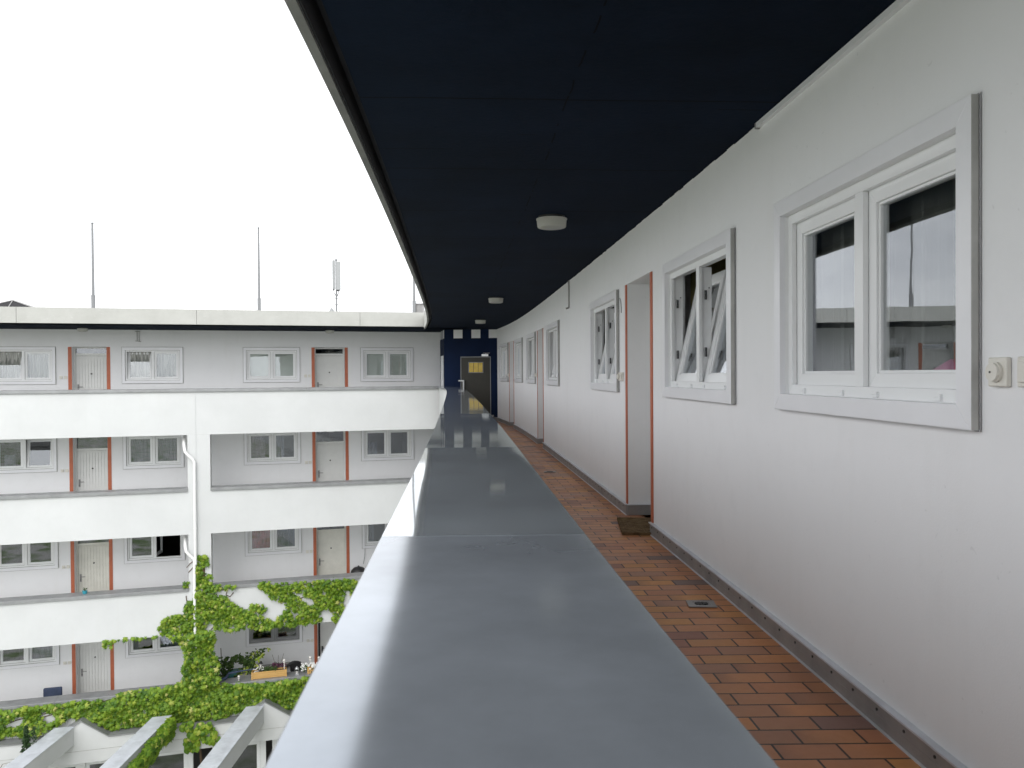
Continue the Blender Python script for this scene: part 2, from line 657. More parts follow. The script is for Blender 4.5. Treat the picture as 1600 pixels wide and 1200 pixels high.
def WD(y):
    y = max(y, 1.0)
    return sum(k * c * y ** (k - 1) for k, c in enumerate(PC) if k)


def PN(y, off, z=None):
    """near wing: station y along the wall, off = metres towards the court"""
    d = WD(y)
    n = math.hypot(1, d)
    p = (WX(y) - off / n, y + off * d / n)
    return p if z is None else (p[0], p[1], z)


TH = math.atan(.28)
FD = (math.cos(TH), math.sin(TH))
FN = (math.sin(TH), -math.cos(TH))


def PF(s, off, z=None):
    """far wing: station s along the facade, off = metres towards the court"""
    p = (FD[0] * s + FN[0] * off, 24.086 + FD[1] * s + FN[1] * off)
    return p if z is None else (p[0], p[1], z)


def rng(a, b, step):
    n = max(1, int(math.ceil(abs(b - a) / step)))
    return [a + (b - a) * k / n for k in range(n + 1)]


def band(mb, P, ts, o0, o1, z0, z1, mi=0):
    """closed solid following a wing; o0/o1 may be functions of t"""
    f0 = o0 if callable(o0) else (lambda t: o0)
    f1 = o1 if callable(o1) else (lambda t: o1)
    i = len(mb.v)
    for t in ts:
        for (o, z) in ((f0(t), z0), (f1(t), z0), (f1(t), z1), (f0(t), z1)):
            mb.v.append(P(t, o, z))
    n = len(ts)
    for k in range(n - 1):
        for q in range(4):
            mb.f.append((i + 4 * k + q, i + 4 * k + (q + 1) % 4, i + 4 * (k + 1) + (q + 1) % 4, i + 4 * (k + 1) + q))
            mb.mi.append(mi)
            mb.uv.append(None)
    mb.f += [(i, i + 1, i + 2, i + 3)[::-1], tuple(i + 4 * (n - 1) + q for q in range(4))]
    mb.mi += [mi] * 2
    mb.uv += [None] * 2


def sheet(mb, P, ts, offs, z, mi=0, flip=False):
    for a, b in zip(ts[:-1], ts[1:]):
        for c, d in zip(offs[:-1], offs[1:]):
            mb.poly([P(a, c, z), P(b, c, z), P(b, d, z), P(a, d, z)], mi, [(c, a), (c, b), (d, b), (d, a)])


STOREY = 2.485
CEIL = 2.50
NY0, NY1 = -7.0, 22.35
FS0, FS1 = -24.0, -2.10

# ------------------------------------------------------------------ ground
g = MB()
g.box(-900, 900, -900, 900, -10.3, -10.0)
m = M('courtyard_ground', (.2, .19, .17), .9)
mv = m.coord()
m.color(m.mixc(m.ramp(m.noise(mv, .6, 6, .6), [(.45, (0, 0, 0)), (.6, (1, 1, 1))]), (.42, .41, .39), (.12, .18, .06)))
m.bump(m.noise(mv, 12, 5), .5, .05)
g.build('ground', m.m)
tag(bpy.data.objects['ground'], kind='structure')

# gallery floor (terracotta tiles) of the near wing, on its slab
fl = MB()
sheet(fl, PN, rng(NY0, NY1, .35), [-.30, .0, .3, .6, .9, 1.285], 0.0)
fo = fl.build('walkway', 'tiles', recalc=False)
tag(fo, kind='structure')
# normals up
bm = bmesh.new(); bm.from_mesh(fo.data)
for f in bm.faces:
    if f.normal.z < 0:
        f.normal_flip()
bm.to_mesh(fo.data); bm.free()

# ------------------------------------------------------------------ windows and doors as kinds (local: x right, y inwards, z up)
WW, WH = 1.48, .948
CW, FW, SW = .07, .042, .052
mesh_cache = {}


def once(key, fn):
    """build a mesh once and hand out linked objects afterwards"""
    if key not in mesh_cache:
        mesh_cache[key] = fn()
        return mesh_cache[key]
    o = mesh_cache[key].copy()
    COL.objects.link(o)
    for k in list(o.keys()):
        if k in ('label', 'category', 'group'):
            del o[k]
    return o


def casing_mesh(col, fine):
    def fn():
        b = MB()
        hw = WW / 2
        b.frame(-hw, hw, 0, WH, CW, -.028, -.004, 0)
        b.frame(-hw - .002, hw + .002, -.002, WH + .002, .0018, -.0275, -.004, 2)
        ow = .006 if fine else .013
        b.frame(-hw - ow, hw + ow, -ow, WH + ow, ow + .004, -.0036, -.0005, 3 if fine else 2)  # dark ring: the shadow line round the casing, put in as colour
        # shadowed return behind the boards and the side returns
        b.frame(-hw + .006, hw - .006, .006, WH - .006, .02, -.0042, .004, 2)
        # reveal lining
        iw, z0, z1 = hw - CW, CW, WH - CW
        b.frame(-iw - .012, iw + .012, z0 - .012, z1 + .012, .0125, -.0035, .032, 1)
        if not fine:  # dark strips painting the shadow lines between casing, frame and sash
            b.frame(-iw, iw, z0, z1, .011, .006, .0118, 2)
            for sx in (-1, 1):
                xa, xb = sorted((sx * .031, sx * (iw - FW)))
                b.frame(xa, xb, z0 + FW, z1 - FW, .008, .0345, .0352, 2)
        # fixed frame: lip in front, jamb behind
        b.frame(-iw, iw, z0, z1, FW, .012, .034, 1)
        b.frame(-iw, iw, z0, z1, FW - .018, .0345, .10, 1)
        # mullion
        b.box(-.031, .031, .013, .034, z0 + FW, z1 - FW, 1)
        b.box(-.013, .013, .0345, .10, z0 + FW, z1 - FW, 1)
        if fine:
            for x in (-.50, -.14, .13, .52):
                b.box(x - .02, x + .02, .003, .0125, z0 + .006, z0 + .016, 1)
                b.box(x + .013, x + .02, .002, .0126, z0 + .016, z0 + .026, 1)
            for x in (-iw + FW - .017, .014):
                for z in (.30, .66):
                    b.box(x, x + .012, .052, .066, z - .03, z + .03, 3)
                b.box(x, x + .004, .078, .086, .25, .26, 3)
                b.box(x, x + .004, .078, .086, .70, .71, 3)
        return b.build('window', ['casing', col, 'casing_edge', 'gasket_and_shadow'], bevel=.0015 if fine else 0)
    return once(('casing', col, fine), fn)


def sash_mesh(col):
    def fn():
        b = MB()
        w, h = .614, .745        # local: hinge line at z=0
        hw = w / 2
        b.frame(-hw, hw, 0, h, SW + .010, 0, .05, 0)
        b.frame(-hw + SW + .010, hw - SW - .010, SW + .010, h - SW - .010, .010, .010, .045, 0)
        return b.build('sash', [col], bevel=.0015)
    return once(('sash', col), fn)


def pane_mesh():
    def fn():
        b = MB()
        w, h = .614 / 2 - SW - .012, .745
        b.box(-w, w, .020, .0235, SW + .012, h - SW - .012)
        return b.build('pane', 'glass')
    return once('pane', fn)


def curtain_mesh(kind, x0, x1, z0, z1):
    def fn():
        b = MB()
        if kind in ('blind', 'blind_white'):
            n = max(2, int((z1 - z0) / .03))
            for k in range(n):
                z = z0 + (z1 - z0) * k / n
                b.box(x0, x1, .125, .129, z, z + (z1 - z0) / n - .004)
            b.box(x0, x1, .1295, .131, z0, z1)
        else:
            n = max(8, int((x1 - x0) / .012))
            rnd = random.Random(hash(kind) % 97 + int(x0 * 100))
            ph = [rnd.uniform(0, 6) for _ in range(3)]
            pts = []
            for k in range(n + 1):
                x = x0 + (x1 - x0) * k / n
                pts.append((x, .16 + .012 * math.sin(x * 70 + ph[0]) + .008 * math.sin(x * 31 + ph[1])))
            for (xa, ya), (xb, yb) in zip(pts[:-1], pts[1:]):
                b.hexa([(xa, ya, z0), (xb, yb, z0), (xb, yb + .002, z0), (xa, ya + .002, z0)], [(xa, ya, z1), (xb, yb, z1), (xb, yb + .002, z1), (xa, ya + .002, z1)])
        return b.build('blind' if 'blind' in kind else 'curtain', kind, recalc=True)
    return once(('cur', kind, x0, x1, z0, z1), fn)


def window(parent, loc, rz, tilt=(0, 0), col='pvc', curtains=(), fine=False, label=None):
    w = casing_mesh(col, fine)
    w.parent = parent
    w.location = loc
    w.rotation_euler = (0, 0, rz)
    if label:
        w['label'] = label
    for i, (sx, t) in enumerate(zip((-1, 1), tilt)):
        if t is None:      # sash swung right into the room
            for fn in (lambda: sash_mesh(col), pane_mesh):
                o = fn()
                o.parent = w
                o.location = (.02 + .012, .11, CW + FW - .012)
                o.rotation_euler = (0, 0, R(80))
                o.location = (.045, .42, CW + FW - .012)
            continue
        for fn in (lambda: sash_mesh(col), pane_mesh):
            o = fn()
            o.parent = w
            o.location = (sx * .3295, .036 + (.004 if t else 0), CW + FW - .012)
            o.rotation_euler = (-R(t), 0, 0)
    for c in curtains:
        o = curtain_mesh(*c)
        o.parent = w
        o.location = (0, 0, 0)
    return w


FULL = (-.62, -.02, .1, .85)
FULLR = (.02, .62, .1, .85)
BOTH = (-.63, .63, .09, .86)


def red_posts(parent, P, a, b, z0, z1, near, w=.085):
    out = []
    for (u0, u1) in ((a - w, a), (b, b + w)):
        m_ = MB()
        band(m_, P, [u0, u1], .0005, .010, z0, z1)
        out.append(m_.build('post', 'redpost', parent))
    return out


def door(parent, loc, rz, w, h, leaf_h, mat='door', planks=True, label=None, plate='steel', gap=False):
    """door with transom, standing .24 back in its recess. local origin: floor, middle of opening"""
    d = MB()
    hw = w / 2
    Y = .24
    d.frame(-hw, hw, 0, h, .035, Y - .02, Y + .05, 0, wb=.0)
    d.box(-hw + .0355, hw - .0355, Y - .018, Y + .05, leaf_h + .006, leaf_h + .066, 0)
    fr = d.build('door', [mat], parent, bevel=.002)
    fr.location = loc
    fr.rotation_euler = (0, 0, rz)
    if label:
        fr['label'] = label
    x0, x1 = -hw + .038, hw - .038
    l = MB()
    if gap:
        x0 += .05
    l.box(x0, x1, Y + .006, Y + .045, .012, leaf_h)
    if planks:
        n = 10
        for k in range(n):
            a = x0 + .01 + (x1 - x0 - .02) * k / n
            b = x0 + .01 + (x1 - x0 - .02) * (k + 1) / n
            l.box(a + .005, b - .005, Y - .006, Y + .0055, .04, leaf_h - .03)
        l.frame(x0, x1, .012, leaf_h, .0125, Y - .006, Y + .0055)
    else:
        l.box(x0 + .001, x1 - .001, Y - .006, Y + .0055, .013, leaf_h - .001)
    lf = l.build('leaf', [mat], fr, bevel=.001)
    if gap:
        q = MB()
        q.box(x0 - .052, x0 - .003, Y + .01, Y + .04, .012, leaf_h)
        q.build('opening_gap', 'dark', fr)
    hb = MB()
    hb.box(x0 + .035, x0 + .075, Y - .014, Y - .0065, .88, 1.08, 0)
    hb.tube([(x0 + .055, Y - .014, 1.02), (x0 + .055, Y - .05, 1.02), (x0 + .075, Y - .055, 1.02), (x0 + .17, Y - .055, 1.015)], .009, 8, 0)
    hb.tube([(x0 + .055, Y - .02, .93), (x0 + .055, Y - .0065, .93)], .012, 8, 1)
    hb.build('handle', [plate, 'black'], fr, smooth=True)
    pb = MB()
    pb.tube([(0, Y - .02, 1.355), (0, Y - .004, 1.355)], .02, 10)
    pb.build('peephole', 'black', fr)
    gm = MB()
    if h - .035 - (leaf_h + .067) > .03:
        gm.box(-hw + .036, hw - .036, Y + .012, Y + .018, leaf_h + .067, h - .036)
        gm.build('transom', 'glass', fr)
    return fr


# ------------------------------------------------------------------ near wing (gallery block at right)
near = empty('gallery_block', PN(3, -1, 0), label='white rendered apartment wing curving away on the right, with tiled access gallery and navy ceiling', cat='apartment building')
near.location = (0, 0, 0)
NWIN = [('A', 3.04), ('B', 5.135), ('C', 8.30), ('D', 12.52), ('E', 15.72), ('F', 18.05), ('G', 20.80)]
NDOOR = [(6.333, 7.206), (13.86, 14.72), (19.06, 19.90)]
Z0W, Z1W = 1.094 + CW - .006, 1.094 + WH - CW + .006
open_ = []
for n_, c in NWIN:
    open_.append((c - WW / 2 + CW - .006, c + WW / 2 - CW + .006, Z0W, Z1W))
for a, b in NDOOR:
    open_.append((a, b, 0.0, 2.055))
open_.sort()


def wall_with_openings(P, t0, t1, opens, z0, z1, o0, o1, step=.35):
    b = MB()
    cur = t0
    for (a, c, za, zb) in opens:
        if a - cur > .01:
            band(b, P, rng(cur, a, step), o0, o1, z0, z1)
        if za > z0 + .001:
            band(b, P, rng(a, c, step), o0, o1, z0, za)
        if zb < z1 - .001:
            band(b, P, rng(a, c, step), o0, o1, zb, z1)
        cur = c
    band(b, P, rng(cur, t1, step), o0, o1, z0, z1)
    return b


wb = wall_with_openings(PN, NY0, NY1 - .2, open_, 0.0, CEIL + .01, -.12, 0.0)
for a, b_ in NDOOR:      # deeper masonry round the door recesses
    band(wb, PN, [a - .12, a], -.28, -.1202, .001, 2.16)
    band(wb, PN, [b_, b_ + .12], -.28, -.1202, .001, 2.16)
    band(wb, PN, [a + .0005, b_ - .0005], -.28, -.1202, 2.0551, 2.16)
for k in (1, 2, 3):   # storeys below, seen only past the parapet
    z = -STOREY * k
    band(wb, PN, rng(NY0, NY1 - .2, .8), -.28, 0, z, z + 2.33)
# ragged paint seam between wall and ceiling is part of the wall: a thin uneven fillet
rr = random.Random(3)
for a in rng(NY0, NY1 - .4, .11)[:-1]:
    d = rr.uniform(.002, .007)
    if rr.random() < .8:
        band(wb, PN, [a, a + .11], .0004, .0004 + d, CEIL - .002 - rr.uniform(0, .003), CEIL - .0003)
wo_ = wb.build('wall', 'plaster_in', near, smooth=True, merge=True)

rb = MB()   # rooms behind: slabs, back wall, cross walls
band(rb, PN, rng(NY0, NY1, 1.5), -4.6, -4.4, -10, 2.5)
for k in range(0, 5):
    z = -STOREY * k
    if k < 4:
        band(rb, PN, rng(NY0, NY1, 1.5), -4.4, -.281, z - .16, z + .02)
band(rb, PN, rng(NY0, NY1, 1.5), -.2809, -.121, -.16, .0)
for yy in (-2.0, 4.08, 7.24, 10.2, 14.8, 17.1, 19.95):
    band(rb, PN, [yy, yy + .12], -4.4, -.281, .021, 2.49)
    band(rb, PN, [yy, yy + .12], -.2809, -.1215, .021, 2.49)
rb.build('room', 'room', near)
oc = MB()
oc.box(-.42, 1.6, 0, .03, .03, 2.48)
oo = oc.build('room_screen', 'room_ochre', near)
p_ = PN(6.0, -1.35)
oo.location = (1.75, 7.19, 0)
oo['label'] = 'ochre inner wall seen through the second window from the camera'

NTSC = rng(NY0, NY1, .4)
cb = MB()
# soffit: textured underside + slab above
for a, b_ in zip(NTSC[:-1], NTSC[1:]):
    for c, d in ((-.01, .65), (.65, 1.3), (1.3, 1.93)):
        cb.poly([PN(a, c, CEIL), PN(b_, c, CEIL), PN(b_, d, CEIL), PN(a, d, CEIL)], 0, [(c, a), (c, b_), (d, b_), (d, a)])
cb.build('ceiling', 'navy', near, recalc=False)
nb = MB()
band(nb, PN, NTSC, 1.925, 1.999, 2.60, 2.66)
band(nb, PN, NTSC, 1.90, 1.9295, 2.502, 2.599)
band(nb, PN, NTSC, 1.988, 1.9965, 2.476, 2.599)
nb.build('shadow_groove', 'dark', near)  # groove lined near-black, its shade put into the colour
tb = MB()
band(tb, PN, NTSC, 1.93, 1.999, 2.661, 2.84)
band(tb, PN, NTSC, -4.6, 1.9298, 2.661, 2.84)
band(tb, PN, NTSC, -4.6, 1.899, 2.53, 2.66)
tb.build('roof', 'roofing', near)
fb = MB()
ys = [NY0 + k * 3.02 for k in range(20) if NY0 + k * 3.02 < 21.2]
for a, b_ in zip(ys, ys[1:] + [21.345]):
    band(fb, PN, rng(a + .003, b_ - .003, .4), 2.0, 2.03, 2.475, 2.905)
    band(fb, PN, rng(a + .003, b_ - .003, .4), 1.997, 2.034, 2.462, 2.4745, 1)
fb.build('fascia', ['fascia', 'drip'], near)
MAT_DONE = 1
# skirting: metal upstand with screws and top flashing, turning into the door recesses
sk = MB()
cur = NY0
for a, b_ in NDOOR + [(NY1 - .3, 0)]:
    band(sk, PN, rng(cur, a, .35), .001, .018, .002, .092, 0)
    band(sk, PN, rng(cur, a, .35), .001, .030, .0925, .100, 1)
    band(sk, PN, rng(cur, a, .35), .001, .024, .0005, .008, 1)
    band(sk, PN, rng(cur, a, .35), .0182, .0198, .044, .048, 0)
    if b_:
        # return on the far jamb of the recess
        e = b_ - .0005
        for (zz0, zz1, t) in ((.002, .092, .018), (.0925, .100, .03)):
            q = [PN(e, .012), PN(e, -.24), PN(e - t, -.24), PN(e - t, .012)]
            sk.hexa([(p[0], p[1], zz0) for p in q], [(p[0], p[1], zz1) for p in q], 0 if t < .02 else 1)
    cur = b_ if b_ else cur
for y in rng(NY0, 21.5, .18):
    if any(a - .03 < y < b_ + .03 for a, b_ in NDOOR):
        continue
    p0, p1 = PN(y, .018, .066), PN(y, .0215, .066)
    sk.tube([p0, p1], .0055, 6, 2)
sk.build('skirting', ['skirting', 'zinc_beam', 'black'], near)


def near_rot(y):
    a, b_ = PN(y - .5, 0), PN(y + .5, 0)
    # local x runs from far to near
    return math.atan2(a[1] - b_[1], a[0] - b_[0])


NSPEC = {
    'A': dict(curtains=[('net_thin', *BOTH)], label='double window nearest the camera, closed, reflecting the sky and far wing'),
    'B': dict(tilt=(12.5, 12.5), label='second window from the camera, both sashes tilted inwards, beside the first doorway'),
    'C': dict(tilt=(12, 12), label='third window from the camera, both sashes tilted, on the far side of the first doorway'),
    'D': dict(tilt=(12, 0), label='fourth window from the camera, only its far sash tilted'),
    'E': dict(tilt=(11, 0), label='fifth window from the camera, between two doorways, far sash tilted'),
    'F': dict(tilt=(0, 0), label='sixth window from the camera, closed, in front of the farthest doorway'),
    'G': dict(tilt=(0, 0), label='farthest window of the gallery, next to the navy tower'),
}
for n_, c in NWIN:
    q0, q1 = PN(c - WW / 2, .003), PN(c + WW / 2, .003)
    p = ((q0[0] + q1[0]) / 2, (q0[1] + q1[1]) / 2, 1.094)
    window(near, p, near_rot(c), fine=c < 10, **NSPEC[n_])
pk = MB()
pk.tube([(.24, .10, .13), (.31, .11, .155), (.36, .115, .175), (.42, .12, .165), (.50, .125, .13)], [.03, .035, .035, .03, .02], 10)
po_ = pk.build('window_cloth', 'cloth_pink', near, smooth=True)
po_.location = (PN(3.04, -.04)[0], PN(3.04, -.04)[1], 1.094)
po_.rotation_euler = (0, 0, near_rot(3.04))
po_['label'] = 'pink bundle behind the glass of the nearest window'
for i, (a, b_) in enumerate(NDOOR):
    red_posts(near, PN, a, b_, .101, 2.05, True, .055 if i == 0 else .012)
    q0, q1 = PN(a, 0), PN(b_, 0)
    p = ((q0[0] + q1[0]) / 2, (q0[1] + q1[1]) / 2, 0.0)
    door(near, p, near_rot((a + b_) / 2), math.hypot(q1[0] - q0[0], q1[1] - q0[1]) - .002, 2.05, 1.82, label=['white door in the recess nearest the camera', 'white door in the middle recess of the gallery', 'white door in the farthest recess of the gallery'][i])


# parapet and coping of the near wing
def c_in(t):
    return 1.265 - .11 * math.exp(-max(t, .3) / 1.4)


def c_out(t):
    return 1.65 - .085 * math.exp(-max(t, .3) / 2.2)


def bend(y):
    return 0 if y < 19.6 else min(1, ((y - 19.6) / 2.3)) ** 1.8 * .40


pb_ = MB()
YE = 21.86
band(pb_, PN, rng(NY0, YE, .35), lambda t: c_in(t) + .045 + min(bend(t), .28), lambda t: c_out(t) - .035, -.19, .925)
for k in (1, 2, 3):
    z = -STOREY * k
    band(pb_, PN, rng(NY0, YE, .6), 1.285, 1.605, z - .19, z + .925)
pb_.build('parapet', 'plaster', near, smooth=True, merge=True)
sl = MB()
for k in range(0, 4):
    z = -STOREY * k
    band(sl, PN, rng(NY0, NY1, .6), -.28, 1.284, z - .16, z - .004, 1 if k else 0)
sl.build('floor_slab', ['slab', 'plaster_in'], near)
# coping sheets: slightly dished between joints
joints = [-7.0, -4.4, -1.45, 1.56, 3.42, 6.35, 9.4, 12.4, 15.4, 18.4, 20.3, 21.93]
for k in range(len(joints) - 1):
    a, b_ = joints[k] + .0015, joints[k + 1] - .0015
    cs = MB()
    ts = rng(a, b_, .12)
    rr = random.Random(40 + k)
    amp = rr.uniform(-.0016, .0022)
    tilt = rr.uniform(-.0016, .0016)
    NO = 9
    for t0, t1 in zip(ts[:-1], ts[1:]):
        def row(t):
            u = (t - a) / (b_ - a)
            o0 = c_in(t) + bend(t)
            if k >= len(joints) - 3:
                o0 = min(o0, 1.615)
            o1 = c_out(t)
            out = []
            e = math.exp(-min(t - a, b_ - t) / .10)
            for j in range(NO + 1):
                w = j / NO
                h = amp * math.sin(math.pi * u) * math.sin(math.pi * w) + tilt * (w - .5) * 2 * (.5 - abs(u - .5)) + .0014 * e * (w - .5) + .0008 * e
                out.append(PN(t, o0 + (o1 - o0) * w, .96 + h))
            return out
        r0, r1 = row(t0), row(t1)
        for j in range(NO):
            cs.poly([r0[j], r1[j], r1[j + 1], r0[j + 1]])
        # turned-down edges
        for (j, sgn) in ((0, 1), (NO, -1)):
            p, q = r0[j], r1[j]
            lo = .045 if j else .035
            cs.poly([p, q, (q[0], q[1], .96 - lo), (p[0], p[1], .96 - lo)])
    if k == 0 or True:
        r0, r1 = row(a), row(b_)
        for r_ in (r0, r1):
            cs.poly([r_[0], r_[NO], (r_[NO][0], r_[NO][1], .93), (r_[0][0], r_[0][1], .93)])
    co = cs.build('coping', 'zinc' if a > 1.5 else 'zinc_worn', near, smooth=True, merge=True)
    # hem along the inner edge catches the light
    he = MB()
    for t0, t1 in zip(ts[:-1], ts[1:]):
        pass
    pts = [PN(t, min(c_in(t) + bend(t), 1.615 if k >= len(joints) - 3 else 9), .9575) for t in ts]
    he.tube(pts, .0022, 6)
    pts = [PN(t, c_out(t), .9575) for t in ts]
    he.tube(pts, .002, 6)
    he.build('hem', 'zinc_far', co, smooth=True)

# ------------------------------------------------------------------ far wing
far = empty('apartment_block', label='white four-storey apartment wing across the court with stacked balconies and flat roof', cat='apartment building')
FWIN = [-12.90, -9.855, -6.84, -3.69]
FDOOR = [-11.375, -5.285]
for k in range(4):
    zf = -STOREY * k
    wz = zf + (1.094 if k == 0 else 1.335)
    dt = 2.055 if k == 0 else 2.29
    ops = [(c - WW / 2 + CW - .006, c + WW / 2 - CW + .006, wz + CW - .006, wz + WH - CW + .006) for c in FWIN]
    ops += [(c - .41, c + .41, zf, zf + dt) for c in FDOOR]
    ops.sort()
    b = wall_with_openings(PF, FS0, FS1, ops, zf, zf + (CEIL + .01 if k == 0 else 2.325), -.28, 0, 8)
    b.build('wall', 'plaster_in', far, merge=False)
    s_ = MB()
    band(s_, PF, [FS0, FS1], -.281, 1.284, zf - .16, zf - .02, 1)
    band(s_, PF, [FS0, FS1], -.281, 1.284, zf - .0199, zf)
    band(s_, PF, [FS0, FS1], -5.0, -.2811, zf - .16, zf + .01)
    s_.build('floor_slab', ['slab', 'plaster_in'], far)
# rooms
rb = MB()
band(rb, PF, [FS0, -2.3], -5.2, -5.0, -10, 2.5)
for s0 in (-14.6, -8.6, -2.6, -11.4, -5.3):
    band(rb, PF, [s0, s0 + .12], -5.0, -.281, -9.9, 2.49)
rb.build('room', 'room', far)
# soffit, roof, fascia
cb = MB()
for a, b_ in zip(rng(FS0, FS1 + .3, 1.0)[:-1], rng(FS0, FS1 + .3, 1.0)[1:]):
    cb.poly([PF(a, -.01, CEIL), PF(b_, -.01, CEIL), PF(b_, 2.03, CEIL), PF(a, 2.03, CEIL)], 0, [(0, a), (0, b_), (2, b_), (2, a)])
q = [PF(-2.0, -.3), PF(-3.4, 2.0), PN(21.2, 1.93), PN(22.34, .2), PN(22.34, -.1)]
cb.poly([(*p, CEIL + .0008) for p in q], 0, [(p[0], p[1]) for p in q])
cb.build('ceiling', 'navy', far, recalc=False)
tb = MB()
band(tb, PF, [FS0, -1.2], -12, 1.93, 2.53, 2.84)
band(tb, PF, [FS0, -1.2], -12, -11.7, -10, 2.5299)
tb.build('roof', 'roofing', far)
fb = MB()
edges = [FS0, -20.3, -16.35, -12.47, -8.56, -4.62, -2.93]
for a, b_ in zip(edges[:-1], edges[1:]):
    band(fb, PF, [a + .004, b_ - .004], 2.0, 2.03, 2.535, 2.905)
    band(fb, PF, [a + .002, b_ - .002], 1.9, 1.9999, 2.56, 2.89)
fb.build('fascia', 'fascia', far)
# parapets with pier
for k in range(4):
    zf = -STOREY * k
    p = MB()
    if k == 0:
        spans = [(FS0, -2.36)]
    else:
        spans = [(FS0, -8.85), (-8.32, -2.36)]
    z0 = zf - .19
    z1 = zf + .925
    if k == 3:
        z0 = -7.60
    for a, b_ in spans:
        band(p, PF, [a, b_], 1.285, 1.605, z0, z1)
    p.build('parapet', 'plaster', far)
    c = MB()
    for a, b_ in spans:
        t = a
        L_ = rng(a, b_, 3.7)
        for u, v in zip(L_[:-1], L_[1:]):
            e0, e1 = u + .002, v - .002
            if k and b_ < -5 and v == L_[-1]:
                e1 = v - .002
            band(c, PF, [e0, e1], 1.238, 1.642, zf + .926, zf + .962)
            band(c, PF, [e0, e1], 1.632, 1.650, zf + .885, zf + .958)
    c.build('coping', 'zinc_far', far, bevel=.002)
pr = MB()
band(pr, PF, [-8.85, -8.32], 1.16, 1.6045, -7.60, -.191)
pr.build('pier', 'plaster', far)
js = MB()
band(js, PF, [-8.672, -8.650], 1.6052, 1.613, -3.95, .88)
js.build('joint_strip', 'plaster', far)

CUR0 = dict()
WSPEC = {
    (0, 0): dict(tilt=(11, 0), curtains=[('net', *FULL), ('net', *FULLR)], label='top-floor window at the left edge of the far wing, left sash tilted, net curtains'),
    (0, 1): dict(tilt=(10, 0), curtains=[('net', *FULL), ('net', *FULLR)], label='top-floor window of the far wing just right of the left door, left sash tilted'),
    (0, 2): dict(curtains=[('blind', *BOTH)], label='top-floor window of the far wing with drawn blinds, left of the right-hand door'),
    (0, 3): dict(curtains=[('blind', *BOTH)], label='top-floor window of the far wing with drawn blinds, nearest the navy tower'),
    (1, 0): dict(tilt=(0, 9), curtains=[('cloth_blue', -.5, -.25, .1, .45)], label='third-floor window at the left edge, right sash tilted'),
    (1, 1): dict(curtains=[('cloth_blue', *BOTH)], label='third-floor window with blue-grey curtains beside the pier'),
    (1, 2): dict(curtains=[('cloth_purple', -.62, -.2, .1, .85), ('cloth_blue', .05, .3, .1, .85)], label='third-floor window with a purple curtain right of the pier'),
    (1, 3): dict(curtains=[('cloth_blue', -.6, -.3, .1, .5)], label='third-floor window beside the grey metal coping'),
    (2, 0): dict(label='dark second-floor window at the left edge'),
    (2, 1): dict(tilt=(0, None), label='second-floor window beside the pier, right sash standing open'),
    (2, 2): dict(curtains=[('cloth_red', *FULL), ('cloth_navy', *FULLR)], label='second-floor window with wine red and navy curtains'),
    (2, 3): dict(curtains=[('cloth_blue', -.6, -.4, .1, .85)], label='second-floor window half hidden behind the metal coping'),
    (3, 0): dict(tilt=(4, 4), curtains=[('cloth_blue', .05, .6, .1, .8)], label='first-floor window at the left edge, sashes ajar'),
    (3, 1): dict(curtains=[('cloth_blue', .05, .62, .1, .85)], label='first-floor window partly covered by the vine beside the pier'),
    (3, 2): dict(col='pole', label='grey-framed dark window above the planters'),
    (3, 3): dict(label='first-floor window behind the metal coping'),
}
DLAB = {(0, 0): 'top-floor white plank door between red posts, left unit', (0, 1): 'top-floor white plank door between red posts, right unit',
        (1, 0): 'third-floor plank door, left unit', (1, 1): 'third-floor plank door, right unit',
        (2, 0): 'second-floor cream plank door above the teal pot', (2, 1): 'smooth cream door beside the black kettle dish',
        (3, 0): 'first-floor white plank door with vine hanging over it', (3, 1): 'first-floor door standing ajar behind the planters'}
rzf = TH
for k in range(4):
    zf = -STOREY * k
    wz = zf + (1.094 if k == 0 else 1.335)
    for j, c in enumerate(FWIN):
        window(far, PF(c, .003, wz), rzf, fine=False, **WSPEC[(k, j)])
    for j, c in enumerate(FDOOR):
        h = 2.05 if k == 0 else 2.285
        red_posts(far, PF, c - .41, c + .41, zf + .012, zf + h, False)
        cream = (k == 2)
        door(far, PF(c, 0, zf), rzf, .818, h, 1.82, mat='door_cream' if cream else 'door', planks=not (k == 2 and j == 1), label=DLAB[(k, j)], plate='black' if (k, j) == (3, 1) else 'skirting', gap=(k, j) == (3, 1))

# ground-floor bays in front of the far wing: zigzag band, cap and glazing
gb = MB()
OB = 1.93
apex = (-11.25, -7.06)
prof = []   # (s, z top)
for a in apex:
    prof += [(a - .62, -7.33), (a, -6.93), (a + .60, -7.37)]
prof = [(FS0, -7.33), (-12.9, -7.30)] + [(-11.87, -7.33), (-11.25, -6.93), (-10.65, -7.36)] + [(-7.68, -7.36), (-7.06, -6.96), (-6.44, -7.38)] + [(-2.4, -7.40)]
for (s0, a0), (s1, a1) in zip(prof[:-1], prof[1:]):
    b0 = [PF(s0, 1.66, -7.93), PF(s1, 1.66, -7.93), PF(s1, OB, -7.93), PF(s0, OB, -7.93)]
    t0 = [PF(s0, 1.66, a0), PF(s1, 1.66, a1), PF(s1, OB, a1), PF(s0, OB, a0)]
    gb.hexa(b0, t0, 0)
    # cap
    b0 = [PF(s0, 1.608, a0 + .002), PF(s1, 1.608, a1 + .002), PF(s1, OB + .03, a1 + .002), PF(s0, OB + .03, a0 + .002)]
    t0 = [PF(s0, 1.608, a0 + .03), PF(s1, 1.608, a1 + .03), PF(s1, OB + .03, a1 + .03), PF(s0, OB + .03, a0 + .03)]
    gb.hexa(b0, t0, 1)
    band(gb, PF, [s0 + .001, s1 - .001], OB + .0005, OB + .003, -7.64, -7.628, 2)
